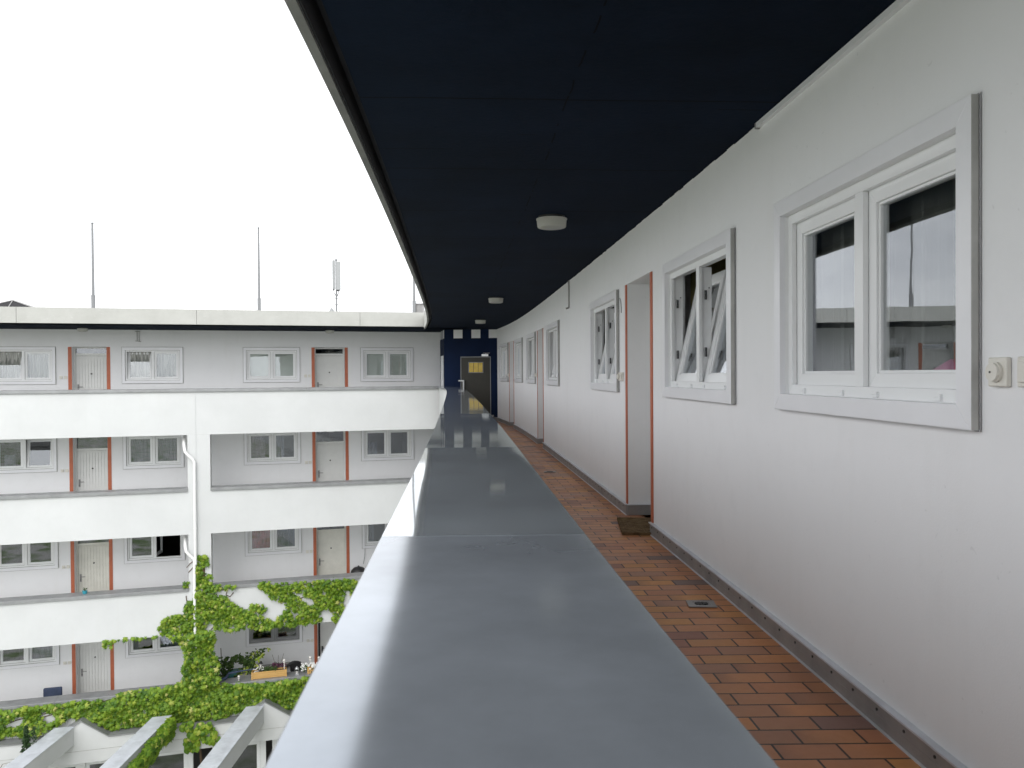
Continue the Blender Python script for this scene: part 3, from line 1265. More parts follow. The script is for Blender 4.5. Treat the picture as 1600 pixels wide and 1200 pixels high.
gbo = gb.build('bay_parapet', ['plaster', 'zinc_far', 'casing_edge'], far)
gw = MB()
band(gw, PF, [FS0, -2.4], 1.40, 1.47, -8.10, -7.931)
band(gw, PF, [FS0, -2.4], -.28, 0, -10.0, -7.62, 1)
for s0 in (-12.9, -11.4, -10.2, -8.95, -8.35, -7.2, -6.9, -5.6, -4.2, -3.0):
    band(gw, PF, [s0, s0 + .14], 1.40, 1.50, -10, -8.101)
band(gw, PF, [FS0, -2.4], 1.2, 1.399, -10.0, -9.2)
gw.build('bay_posts', ['pvc', 'room'], far)
for (s0, s1) in ((-12.76, -11.4), (-11.26, -10.2), (-10.06, -8.95), (-8.21, -7.2), (-6.76, -5.6), (-5.46, -4.2)):
    f_ = MB()
    w_ = s1 - s0 - .01
    f_.frame(-w_ / 2, w_ / 2, 0, 1.08, .08, -.03, .03)
    fo_ = f_.build('window', 'pvc', far, bevel=.003)
    fo_.location = PF((s0 + s1) / 2, 1.44, -9.19)
    fo_.rotation_euler = (0, 0, rzf)
    f_ = MB()
    f_.box(-w_ / 2 + .081, w_ / 2 - .081, -.004, .004, .081, .999)
    f_.build('pane', 'glass', fo_)

# ------------------------------------------------------------------ navy stair tower at the inner corner
tower = empty('stair_tower', label='navy blue stair tower in the inner corner with white squares under its ceiling', cat='tower')
TA, TB_ = (-1.85, 22.20), (-.36, 22.13)
TD = PF(-2.16, .02)
poly_t = [TA, TB_, (2.6, 22.6), (3.4, 26.5), (-1.0, 27.0), TD]
# tower wall with a real doorway (front) and one in the left face
tw = MB()
tw.prism([TA, TB_, (TB_[0] + .1, TB_[1] + .25), (TA[0] + .25, TA[1] + .25)][::1], 1.79, 2.498)


def lerp(a, b, t):
    return (a[0] + (b[0] - a[0]) * t, a[1] + (b[1] - a[1]) * t)


def face(mb, A, B, t0, t1, z0, z1, d0, d1, mi=0):
    """block on the face A-B from fraction t0..t1; d = metres outward from the face"""
    L_ = math.hypot(B[0] - A[0], B[1] - A[1])
    nx, ny = (B[1] - A[1]) / L_, -(B[0] - A[0]) / L_
    a, b = lerp(A, B, t0), lerp(A, B, t1)
    q = [(a[0] + nx * d0, a[1] + ny * d0), (b[0] + nx * d0, b[1] + ny * d0), (b[0] + nx * d1, b[1] + ny * d1), (a[0] + nx * d1, a[1] + ny * d1)]
    mb.hexa([(*p, z0) for p in q], [(*p, z1) for p in q], mi)


LF = math.hypot(TB_[0] - TA[0], TB_[1] - TA[1])
fx = lambda X: (X - TA[0]) / (TB_[0] - TA[0])
DX0, DX1 = -1.405, -.575      # doorway
tw = MB()
face(tw, TA, TB_, 0, fx(DX0), -10, 2.498, -.25, 0)
face(tw, TA, TB_, fx(DX1), 1.02, -10, 2.498, -.25, 0)
face(tw, TA, TB_, fx(DX0), fx(DX1), 1.76, 2.498, -.25, 0)
face(tw, TA, TB_, fx(DX0), fx(DX1), -10, .10, -.25, 0)
LD = math.hypot(TA[0] - TD[0], TA[1] - TD[1])
face(tw, TD, TA, 0, .28, -10, 2.4975, -.25, 0)
face(tw, TD, TA, .80, 1.0, -10, 2.4975, -.25, -.0005)
face(tw, TD, TA, .28, .80, 1.80, 2.4975, -.25, 0)
face(tw, TD, TA, .28, .80, -10, .10, -.25, 0)
tw.build('wall', 'navy_tower', tower)
ti = MB()
ti.prism([(-1.55, 22.5), (-.3, 22.45), (-.2, 24.6), (-1.7, 24.7)], -.05, .12)
ti.prism([(-1.75, 24.7), (-.1, 24.6), (-.1, 24.75), (-1.75, 24.85)], .12, 2.49)
ti.prism([(-.28, 22.4), (-.18, 22.4), (-.08, 24.6), (-.2, 24.6)], .12, 2.49)
ti.build('lobby', 'room', tower)
sq = MB()
for x0 in (-1.59, -1.10, -.625):
    face(sq, TA, TB_, fx(x0), min(fx(x0 + .245), 1.0), 2.262, 2.494, .0006, .003)
for k in range(3):
    t1 = 1 - .02 - k * .49 / LD
    face(sq, TD, TA, t1 - .245 / LD, t1, 2.262, 2.494, .0006, .003)
sq.build('white_squares', 'plaster_in', tower)
df = MB()
face(df, TA, TB_, fx(DX0), fx(DX0) + .022 / LF, .16, 1.76, -.05, .012)
face(df, TA, TB_, fx(DX1) - .022 / LF, fx(DX1), .16, 1.76, -.05, .012)
face(df, TA, TB_, fx(DX0) + .0221 / LF, fx(DX1) - .0221 / LF, 1.735, 1.76, -.05, .012)
face(df, TA, TB_, fx(DX0) - .05, fx(DX1) + .05, .10, .16, -.10, .12, 1)
dfo = df.build('door', ['pole', 'slab'], tower, bevel=.003)
dfo['label'] = 'dark brown lobby door with a yellow window'
dl = MB()
face(dl, TA, TB_, fx(DX0) + .024 / LF, fx(DX1) - .024 / LF, .17, 1.733, -.045, -.005)
MAT['brown_door'] = plain('dark_brown_door', (.026, .024, .016), .5, var=.15)
dl.build('leaf', 'brown_door', dfo)
m = M('yellow_glass', (.62, .42, .02), .25)
m.color(m.ramp(m.noise(m.coord(), 8, 4), [(.3, (.52, .34, .012)), (.7, (.70, .48, .03))]))
MAT['yellow'] = m.m
yg = MB()
for k in range(3):
    x0 = -1.175 + k * .127
    face(yg, TA, TB_, fx(x0 + .005), fx(x0 + .120), 1.33, 1.59, -.0045, .004)
yg.build('yellow_panes', 'yellow', dfo)
yf = MB()
face(yf, TA, TB_, fx(-1.192), fx(-.778), 1.312, 1.328, -.0045, .008)
face(yf, TA, TB_, fx(-1.192), fx(-.778), 1.592, 1.608, -.0045, .008)
face(yf, TA, TB_, fx(-1.192), fx(-1.176), 1.3282, 1.5918, -.0045, .008)
face(yf, TA, TB_, fx(-.794), fx(-.778), 1.3282, 1.5918, -.0045, .008)
yf.build('pane_frame', 'pole', dfo)
hd = MB()
hd.tube([(-1.32, 22.12, 1.10), (-1.32, 22.06, 1.10), (-1.32, 22.06, .72), (-1.32, 22.12, .72)], .022, 8)
hd.tube([(-1.46, 22.10, 1.10), (-1.33, 22.10, 1.10)], .02, 8)
hd.build('handle', 'pvc', dfo, smooth=True)
cl = MB()
face(cl, TA, TB_, fx(-.82), fx(-.64), 1.765, 1.82, .0005, .06)
cl.tube([(-.73, 22.08, 1.84), (-.60, 22.00, 1.85), (-.78, 21.98, 1.85)], .008, 6)
cl.build('closer', 'steel', dfo)
sd = MB()
face(sd, TD, TA, .285, .34, .16, 1.795, -.08, .02)
face(sd, TD, TA, .74, .795, .16, 1.795, -.08, .02)
face(sd, TD, TA, .3401, .7399, 1.70, 1.795, -.08, .02)
face(sd, TD, TA, .3401, .7399, .16, .26, -.08, .02)
sdo = sd.build('door', 'pvc', tower, bevel=.003)
sdo['label'] = 'narrow white-framed glazed door in the side of the tower'
sg = MB()
face(sg, TD, TA, .341, .739, .262, 1.698, -.03, -.02)
sg.build('pane', 'glass', sdo)
bs = MB()
face(bs, TA, TB_, fx(DX1) + .05, 1.0, .0, .10, .0005, .02)
bs.build('skirting', 'skirting', tower)

# ------------------------------------------------------------------ lamps
def lamp(loc, label, group='round ceiling lamps along the navy soffits'):
    t = empty('ceiling_lamp', loc, label=label, cat='lamp', group=group)
    a = MB()
    a.lathe([(.100, -.022), (.104, -.004), (.104, 0)], n=32)
    a.build('base', 'black', t, smooth=True)
    b = MB()
    b.lathe([(.002, -.092), (.095, -.092), (.108, -.088), (.113, -.080), (.117, -.030), (.121, -.028), (.121, -.020), (.10, -.0185)], n=40)
    b.build('shade', 'white_lamp', t, smooth=True)
    return t


lamp((.32, 6.38, CEIL), 'round white ceiling lamp nearest the camera, over the gallery')
lamp((-.25, 13.0, CEIL), 'middle round ceiling lamp of the gallery')
lamp((-.70, 18.2, CEIL), 'round ceiling lamp nearest the navy tower')
lamp(PF(-11.35, .8, CEIL), 'lamp under the far roof above the left top-floor door')
lamp(PF(-5.32, .8, CEIL), 'lamp under the far roof above the right top-floor door')
for s_, lb in ((-11.35, 'lamp above the left third-floor door'), (-5.32, 'lamp above the right third-floor door')):
    lamp(PF(s_, .8, -.16), lb)


# ------------------------------------------------------------------ door bells / switches
def switch(loc, rz, label, group, round_=True):
    t = empty('bell_push', loc, rz, label=label, cat='doorbell', group=group)
    a = MB()
    a.box(-.038, .038, -.018, -.0005, -.040, .040)
    a.build('plate', 'switch', t, bevel=.003)
    b = MB()
    if round_:
        b.tube([(0, -.0185, 0), (0, -.026, 0)], .028, 28, 0)
        b.tube([(0, -.0262, 0), (0, -.034, 0)], .025, 28, 0)
        b.box(-.008, .001, -.0352, -.0342, -.003, .003, 1)
    else:
        b.box(-.026, .026, -.026, -.0185, -.027, .027)
    b.build('button', ['switch', 'dark'], t, bevel=.0015)
    return t


rA = near_rot(2.2)
switch(PN(2.205, 0, 1.258), rA, 'ivory round bell push right of the nearest window', 'bell pushes near the camera')
switch(PN(2.085, 0, 1.258), rA, 'ivory switch cut by the right edge of the photo', 'bell pushes near the camera', False)
switch(PN(7.56 - .06, 0, 1.235), near_rot(7.5), 'left bell push of the pair left of the first doorway', 'bell pushes by the first doorway')
switch(PN(7.40, 0, 1.235), near_rot(7.4), 'right bell push of the pair, touching the red post', 'bell pushes by the first doorway', False)
switch(PN(15.0 - .12, 0, 1.25), near_rot(15), 'bell push by the middle doorway of the gallery', 'bell pushes by the gallery doors')
switch(PN(20.02, 0, 1.25), near_rot(20), 'bell push by the farthest doorway of the gallery', 'bell pushes by the gallery doors')
nm = ['top', 'third', 'second', 'first']
for k in range(4):
    z = -STOREY * k + (1.26 if k == 0 else 1.345)
    for j, c in enumerate(FDOOR):
        for q, dx in enumerate((-.66, -.555)):
            lab = '%s bell push left of the %s-floor %s door of the far wing' % (('left', 'right')[q], nm[k], ('left', 'right')[j])
            switch(PF(c + dx, 0, z), rzf, lab, 'pairs of bell pushes on the far wing', q == 0)

# ------------------------------------------------------------------ small things of the gallery
dm = MB()
nx, ny = 22, 16
P00, P10, P01 = Vector((.852, 6.31, 0)), Vector((.50, -.05, 0)), Vector((.045, .66, 0))
rr = random.Random(5)
zz = {(i, j): .022 + rr.uniform(-.003, .004) + .006 * math.sin(i * .5) * math.sin(j * .4) for i in range(nx + 1) for j in range(ny + 1)}
for i in range(nx):
    for j in range(ny):
        pt = lambda a, b: tuple(P00 + P10 * (a / nx) + P01 * (b / ny) + Vector((rr.uniform(-.001, .001), 0, zz[(a, b)])))
        dm.poly([pt(i, j), pt(i + 1, j), pt(i + 1, j + 1), pt(i, j + 1)])
c4 = [P00, P00 + P10, P00 + P10 + P01, P00 + P01]
for k in range(4):
    a, b_ = c4[k], c4[(k + 1) % 4]
    dm.poly([(a.x, a.y, .003), (b_.x, b_.y, .003), (b_.x, b_.y, .024), (a.x, a.y, .024)])
m = M('coir_mat', (.1, .07, .035), 1, 0, .1)
m.color(m.mixc(m.ramp(m.noise(m.coord(scale=(1, 3, 1)), 14, 4), [(.42, (0, 0, 0)), (.58, (1, 1, 1))]), (.13, .085, .045), (.24, .165, .09)))
m.bump(m.noise(m.coord(), 300, 3), 1, .01)
MAT['coir'] = m.m
do_ = dm.build('doormat', 'coir', merge=False, recalc=False)
tag(do_, 'worn brown coir doormat on the tiles before the nearest doorway', 'doormat')


def drain(c, rz, label):
    t = empty('floor_drain', (*c, .0), rz, label=label, cat='drain', group='square drains in the tiled walkway')
    a = MB()
    a.frame(-.075, .075, -.062, .062, .03, 0, .006)
    a2 = MB()
    for v in a.v:
        pass
    a2.v = [(x, z, .004 + (.004 if y > 0.003 else 0)) for x, y, z in a.v]
    a2.f, a2.mi, a2.uv = a.f, a.mi, a.uv
    a2.box(-.0449, .0449, -.0319, .0319, .0035, .0055)
    a2.build('plate', 'skirting', t)
    b = MB()
    for q in range(10):
        an = q * math.pi / 5
        b.box(.0, .0, 0, 0, 0, 0) if False else None
        ca, sa = math.cos(an), math.sin(an)
        p = lambda r, w: (ca * r - sa * w, (sa * r + ca * w) * .85)
        b.prism([p(.010, -.004), p(.036, -.007), p(.036, .007), p(.010, .004)], .006, .0095)
    b.build('grate', 'black', t)
    return t


drain((1.022, 4.395), R(-4), 'grey square floor drain nearest the camera')
drain((.48, 10.42), R(-6), 'floor drain farther along the tiled walkway')

# cable duct in the wall/ceiling angle
cd = MB()
band(cd, PN, rng(NY0, 4.03, .35), .0005, .022, 2.474, 2.4985)
band(cd, PN, rng(4.031, 4.045, .3), .0005, .023, 2.470, 2.4986, 1)
tag(cd.build('cable_duct', ['casing', 'skirting']), 'white cable duct in the angle of wall and navy ceiling above the nearest window', 'cable duct')
cb2 = MB()
cb2.tube([PN(10.765, .012, 2.50), PN(10.765, .010, 2.3), PN(10.765, .012, 2.14)], .011, 6)
cb2.tube([PN(10.765, .012, 2.14), PN(10.765, .05, 2.13)], .012, 6)
tag(cb2.build('cable', 'skirting'), 'short grey cable hanging down the gallery wall from the ceiling', 'cable')
hk = MB()
hk.tube([PN(7.52, .002, 1.96), PN(7.47, .004, 1.93), PN(7.45, .004, 1.87), PN(7.455, .003, 1.82)], .003, 5)
tag(hk.build('wall_wire', 'black'), 'thin curl of black wire on the wall above the first doorway bell pushes', 'wire')
hf = MB()
for s_ in (-10.98, -10.93):
    hf.tube([PF(s_, .02, 2.47), PF(s_ + .01, .02, 2.2)], .007, 5)
hf.tube([PF(-11.03, .02, 2.46), PF(-10.9, .02, 2.46)], .007, 5)
hf.tube([PF(-11.02, .02, 2.21), PF(-10.88, .02, 2.19)], .007, 5)
ho = hf.build('wall_bracket', 'skirting')
ho.location = PF(.75, 0, 0)[0] - PF(0, 0, 0)[0], PF(.75, 0, 0)[1] - PF(0, 0, 0)[1], 0
tag(ho, 'thin grey bracket on the far top-floor wall right of the left door', 'bracket')


# downpipes on the pier
def pipe(name, pts, label):
    b = MB()
    b.tube(pts, .036, 12, 0)
    for (z) in (pts[-1][2] + .9, pts[-1][2] + 2.0):
        if z < pts[2][2] - .3:
            q = pts[-1]
            b.lathe([(.041, -.015), (.041, .015)], (q[0], q[1], z), 12)
    o = b.build(name, 'pipe', smooth=True)
    return tag(o, label, 'downpipe', 'white rain pipes on the pier')


MAT['pipe'] = plain('white_pipe_paint', (.80, .80, .79), .4, var=.03)


def pipe_pts(z, s_low, zend):
    return [PF(-8.98, .9, z - .02), PF(-8.96, 1.35, z - .18), PF(-8.93, 1.58, z - .33), PF(-8.90, 1.66, z - .46), PF(-8.82, 1.67, z - .56), PF(-8.72, 1.67, z - .66), PF(s_low, 1.67, z - .74), PF(s_low, 1.67, z - .82), PF(s_low, 1.67, zend)]


pipe('downpipe', pipe_pts(-.14, -8.685, -3.42), 'white rain pipe bending over the pier below the top balcony')
pipe('downpipe', pipe_pts(-2.62, -8.712, -6.4), 'lower white rain pipe running down the pier into the vine')

# ------------------------------------------------------------------ things on the roofs
def flagpole(x, y, z1, label, lean=0):
    t = empty('flagpole', (x, y, 2.84), label=label, cat='flagpole', group='grey flagpoles on the far roof')
    b = MB()
    b.tube([(0, 0, 0), (0, 0, 1.1)], .06, 12)
    b.tube([(0, 0, 1.1), (lean, 0, z1 - 2.84)], [.045, .03], 12)
    b.lathe([(.03, 0), (.042, .02), (.03, .05)], (lean, 0, z1 - 2.84), 12)
    b.build('mast', 'pole', t, smooth=True)
    r = MB()
    n = 10
    pts = [(lean - .06 - .05 * math.sin(math.pi * k / n) - .015 * math.sin(k * 2.2), 0, (z1 - 2.84) * (1 - k / n) + .5 * k / n) for k in range(n + 1)]
    r.tube([(lean, 0, z1 - 2.90)] + pts[1:] + [(-.04, 0, .45)], .004, 5)
    r.build('rope', 'pole', t)
    return t


flagpole(-13.65, 26.49, 6.26, 'left flagpole on the far roof')
flagpole(-8.67, 27.89, 6.33, 'middle flagpole on the far roof, left of the antenna mast')
flagpole(-3.515, 29.33, 6.35, 'right flagpole, mostly hidden behind the near roof edge')

an = empty('antenna_mast', (-7.22, 33.49, 2.84), label='mobile phone antenna mast with two tall white panels on the far roof', cat='antenna')
b = MB()
b.tube([(0, 0, 0), (0, 0, 1.0)], .055, 12)
b.tube([(0, 0, 1.0), (0, 0, 3.15)], .038, 12)
for z in (1.05, 1.35, 1.62):
    b.lathe([(.065, -.012), (.065, .012)], (0, 0, z), 12)
b.build('mast', 'pole', an, smooth=True)
for (x, w, z0, z1, yy) in ((-.125, .05, 2.0, 3.20, .08), (.10, .09, 1.95, 3.12, -.06)):
    p = MB()
    p.box(x - w, x + w * .9, yy - .04, yy + .06, z0, z1)
    po = p.build('panel', 'antenna', an, bevel=.012)
    c = MB()
    c.tube([(x, yy, z0), (x, yy, z0 - .12), (x * .4, yy * .5, z0 - .25), (0, 0, z0 - .32)], .014, 6)
    c.box(x - w * .6, x + w * .5, yy - .03, yy + .05, z0 - .045, z0 - .001)
    c.build('cable', 'black', po)
b = MB()
b.blob((0, 0, 3.2), .05, 8)
b.tube([(0, 0, 3.2), (0, 0, 3.5)], .006, 5)
b.build('beacon', 'pole', an)
b = MB()
b.box(-.30, -.08, -.1, .1, 0, 1.06)
b.box(.12, .14, -.02, .0, 0, 1.2)
b.poly([(-.32, 0, 1.06), (-.06, 0, 1.06), (-.22, 0, 1.25)])
b.tube([(-.2, 0, 1.0), (-.12, 0, 1.2), (-.05, 0, 1.15)], .012, 5)
b.build('cabinet', 'antenna', an)

sk_ = empty('skylight', (*PF(-14.54, -5.0), 2.84), rzf, label='dark pyramid skylight at the left edge of the far roof', cat='skylight')
b = MB()
q = [(-.95, -.6), (.95, -.6), (.95, .6), (-.95, .6)]
for k in range(4):
    a, c = q[k], q[(k + 1) % 4]
    b.poly([(a[0], a[1], .45), (c[0], c[1], .45), (0, 0, .80)])
b.prism(q, 0, .45)
b.build('glazing', 'dark', sk_)
b = MB()
for a in q:
    b.tube([(a[0], a[1], .46), (0, 0, .81)], .022, 6)
b.tube([(q[0][0], q[0][1], .46), (q[1][0], q[1][1], .46)], .022, 6)
b.tube([(.0, -.6, .46), (0, 0, .81)], .016, 6)
b.build('ribs', 'skirting', sk_)
b = MB()
for k in range(7):
    x = -.02 + k * .045
    b.box(x, x + .028, 0, .3, 0, .99)
b.box(-.02, .31, .02, .28, .0, .985)
b.box(-.08, .34, -.03, .33, .992, 1.02)
vb = b.build('roof_vent', 'skirting')
vb.location = (-3.50, 29.4, 2.84)
tag(vb, 'grey corrugated roof vent box beside the right flagpole', 'vent')

# ------------------------------------------------------------------ pergola beams over the court
for x, lb in ((-10.46, 'left pergola beam clad in grey sheet metal, starting at the left gable'), (-8.40, 'middle pergola beam, partly overgrown at its upper end'), (-6.31, 'right pergola beam, starting at the right gable')):
    y1 = 24.086 + .28 * x
    s_, _ = (x - FN[0] * OB) / FD[0], 0
    y1 = PF(s_, OB)[1]
    sL = (x - .40 - FN[0] * OB) / FD[0]
    yL = PF(sL, OB)[1]
    t = empty('pergola_beam', (x, y1, -10), label=lb, cat='pergola beam', group='sheet-clad pergola beams over the court')
    xx, yo = -.40, 0
    b = MB()
    b.hexa([(xx, 8 - y1, 2.53), (0, 8 - y1, 2.53), (0, .0, 2.53), (xx, yL - y1, 2.53)], [(xx, 8 - y1, 2.955), (0, 8 - y1, 2.955), (0, 0, 2.955), (xx, yL - y1, 2.955)])
    b.build('beam', 'plaster', t)
    seams = [0.03, -1.55, -4.2, -6.9, 8 - y1 - .05]
    c = MB()
    for a, d in zip(seams[:-1], seams[1:]):
        e = (yL - y1) * 1.0 if a > 0 else 0
        c.hexa([(xx - .012, d + .002, 2.9555), (.012, d + .002, 2.9555), (.012, a - .002, 2.9555), (xx - .012, a + e - .002, 2.9555)], [(xx - .012, d + .002, 2.975), (.012, d + .002, 2.975), (.012, a - .002, 2.975), (xx - .012, a + e - .002, 2.975)])
    c.build('cap', 'zinc_beam', t)
    p = MB()
    p.box(xx + .1, -.1, 8.2 - y1, 8.4 - y1, 0, 2.529)
    p.build('post', 'plaster', t)

# ------------------------------------------------------------------ climbing vine
def inside(p, poly):
    x, y = p
    c = False
    n = len(poly)
    for i in range(n):
        x0, y0 = poly[i]
        x1, y1 = poly[(i + 1) % n]
        if (y0 > y) != (y1 > y) and x < (x1 - x0) * (y - y0) / (y1 - y0) + x0:
            c = not c
    return c


LEAF5 = [(0, .06), (-.10, .20), (-.46, .22), (-.26, -.04), (-.60, -.30), (-.22, -.24), (-.26, -.66), (-.07, -.45), (0, -1.1), (.07, -.45), (.26, -.66), (.22, -.24), (.60, -.30), (.26, -.04), (.46, .22), (.10, .20)]
LEAF5_OLD = [(0, .10), (-.16, .18), (-.42, .10), (-.33, -.06), (-.50, -.30), (-.24, -.30), (-.20, -.58), (-.06, -.50), (0, -.95), (.06, -.50), (.20, -.58), (.24, -.30), (.50, -.30), (.33, -.06), (.42, .10), (.16, .18)]
LEAFO = [(0, .05), (-.22, -.1), (-.30, -.42), (-.14, -.8), (0, -1.0), (.14, -.8), (.30, -.42), (.22, -.1)]
LEAFR = [(0, .05), (-.30, .12), (-.50, -.12), (-.46, -.48), (-.2, -.72), (0, -.86), (.2, -.72), (.46, -.48), (.50, -.12), (.30, .12)]


class Leaves:
    def __init__(s, seed=1):
        s.mb = MB()
        s.tone = []
        s.r = random.Random(seed)

    def leaf(s, c, down, out, size, shape, tone, fold=.22):
        """c stem point; down = tip direction; out = normal"""
        down = Vector(down).normalized()
        out = Vector(out)
        out = (out - down * out.dot(down)).normalized()
        side = down.cross(out)
        c = Vector(c)
        mid = [c + out * size * .04, c + down * size * .45 + out * size * .10]
        pts = []
        for (u, v) in shape:
            pts.append(c + side * (u * size) - down * (v * size) - out * (abs(u) * fold * size) - out * max(0, -v - .3) * .28 * size)
        i = len(s.mb.v)
        s.mb.v += [tuple(p) for p in pts] + [tuple(mid[1])]
        n = len(pts)
        for k in range(n):
            s.mb.f.append((i + k, i + (k + 1) % n, i + n))
            s.mb.mi.append(0)
            s.mb.uv.append(None)
            s.tone.append(tone)

    def done(s, name, mat, parent):
        return s.mb.build(name, mat, parent, recalc=False, tone=s.tone)


P1 = [(-8.66, -3.25), (-8.39, -3.2), (-8.37, -3.46), (-8.49, -3.48), (-8.51, -3.64), (-8.3, -3.75), (-8.3, -3.83), (-8.45, -3.87), (-8.24, -3.97), (-7.77, -4.03), (-7.78, -4.12), (-8.17, -4.12), (-8.35, -4.21), (-8.04, -4.27), (-7.69, -4.59), (-7.47, -4.72), (-7.41, -4.57), (-7.07, -4.56), (-6.99, -4.7), (-7.14, -4.82), (-7.08, -4.95), (-6.76, -5.01), (-6.67, -4.89), (-6.52, -4.71), (-6.57, -4.57), (-6.79, -4.52), (-6.94, -4.38), (-7.04, -4.24), (-7.25, -4.12), (-7.17, -3.99), (-6.79, -4.05), (-5.99, -4.06), (-5.35, -4.07), (-4.76, -4.08), (-4.74, -4.19), (-4.61, -4.33), (-4.67, -4.63), (-4.75, -4.76), (-4.86, -4.65), (-4.89, -4.39), (-5.03, -4.36), (-5.06, -4.55), (-5.13, -4.71), (-5.01, -4.93), (-4.92, -5.01), (-5.03, -5.2), (-5.33, -5.2), (-5.39, -5.1), (-5.32, -4.91), (-5.6, -4.78), (-5.68, -4.88), (-5.64, -5.12), (-5.85, -5.17), (-6.17, -5.2), (-6.64, -5.18), (-7.14, -5.22), (-7.39, -5.16), (-7.95, -5.16), (-8.26, -5.09), (-8.28, -4.93), (-8.48, -4.96), (-8.45, -5.18), (-8.78, -5.25), (-9.34, -5.2), (-9.55, -5.1), (-9.57, -5.05), (-9.53, -4.81), (-9.34, -4.69), (-9.07, -4.65), (-9.03, -4.72), (-8.92, -4.63), (-8.97, -4.5), (-8.91, -4.38), (-8.74, -4.36), (-8.71, -4.2), (-8.68, -3.77)]
P2 = [(-9.30, -5.18), (-8.78, -5.15), (-8.33, -5.10), (-8.23, -5.33), (-8.26, -5.65), (-8.13, -6.07), (-8.15, -6.47), (-8.94, -6.51), (-9.04, -6.08), (-8.91, -5.78), (-9.02, -5.45)]
P3 = [(-13.6, -6.57), (-12.2, -6.57), (-10.96, -6.57), (-10.82, -6.60), (-10.6, -6.60), (-10.54, -6.48), (-9.82, -6.42), (-9.02, -6.36), (-8.12, -6.46), (-7.59, -6.56), (-6.81, -6.60), (-6.65, -6.54), (-5.0, -6.54), (-5.0, -7.34), (-6.11, -7.42), (-6.35, -7.40), (-6.47, -7.30), (-6.97, -7.08), (-7.36, -7.08), (-7.67, -7.25), (-8.05, -7.34), (-8.36, -7.34), (-8.81, -7.34), (-9.98, -7.32), (-10.69, -7.30), (-11.2, -6.95), (-11.61, -6.92), (-11.73, -7.04), (-12.21, -7.22), (-13.6, -7.24)]
P4 = [(-10.85, -5.15), (-9.52, -5.15), (-9.52, -5.22), (-10.3, -5.2), (-10.38, -5.28), (-10.44, -5.17), (-10.58, -5.23), (-10.64, -5.35), (-10.72, -5.38), (-10.83, -5.24)]
P6 = [(-9.31, -7.21), (-8.32, -7.26), (-8.24, -7.58), (-8.13, -7.72), (-8.33, -7.83), (-8.59, -7.7), (-8.68, -7.92), (-8.89, -7.97), (-8.97, -7.65), (-8.77, -7.48)]
P7 = [(-8.98, -3.85), (-8.86, -3.85), (-8.85, -4.1), (-8.93, -4.2)]
HO = [[(-6.39, -4.29), (-6.16, -4.37), (-5.81, -4.57), (-5.84, -4.7), (-6.03, -4.65), (-6.25, -4.43)],
      [(-6.43, -4.81), (-6.22, -4.81), (-6.19, -4.93), (-6.35, -4.98)],
      [(-5.71, -4.34), (-5.45, -4.36), (-5.55, -4.46)],
      [(-12.96, -6.9), (-12.77, -6.81), (-12.52, -6.75), (-12.53, -6.93), (-12.75, -7.05), (-12.91, -6.97)],
      [(-12.2, -6.72), (-12.04, -6.71), (-11.8, -6.89), (-11.96, -6.97), (-12.1, -6.95)]]
vine = empty('climbing_vine', PF(-8.7, 1.9, -10), label='bright green climbing vine covering the pier and the lower balcony fronts', cat='vine')
vine.location = (0, 0, 0)
lv = Leaves(11)
OUT = Vector((FN[0], FN[1], 0))
SIDE = Vector((FD[0], FD[1], 0))


def ivy(poly, dens, size, off0, depth, shape=LEAF5, tone0=.45, holes=(), lift=.55):
    xs = [p[0] for p in poly]
    ys = [p[1] for p in poly]
    A = (max(xs) - min(xs)) * (max(ys) - min(ys))
    n = int(A * dens)
    for _ in range(n):
        p = (lv.r.uniform(min(xs), max(xs)), lv.r.uniform(min(ys), max(ys)))
        if not inside(p, poly) or any(inside(p, h) for h in holes):
            continue
        clump = .5 + .5 * math.sin(p[0] * 5.1 + 1.7 * math.sin(p[1] * 4.3)) * math.sin(p[1] * 6.7 + 1.3 * math.sin(p[0] * 3.1))
        d = lv.r.random() ** .7
        off = off0 + .012 + depth * (.25 + .75 * clump) * d
        sz = size * lv.r.uniform(.6, 1.25)
        tl = lv.r.uniform(-.6, .6)
        down = Vector((0, 0, -1)) + SIDE * tl * .7 + OUT * lv.r.uniform(.15, .95)
        out = OUT + Vector((0, 0, 1)) * (lift + lv.r.uniform(-.35, .45)) + SIDE * lv.r.uniform(-.5, .5)
        tone = min(1, max(0, lv.r.gauss(tone0 + .03 + .10 * (d - .5) + .10 * (clump - .5), .19) + (.35 if lv.r.random() < .05 else 0)))
        c = PF(p[0], off, p[1] + sz * .35)
        lv.leaf(c, down, out, sz, shape, tone)


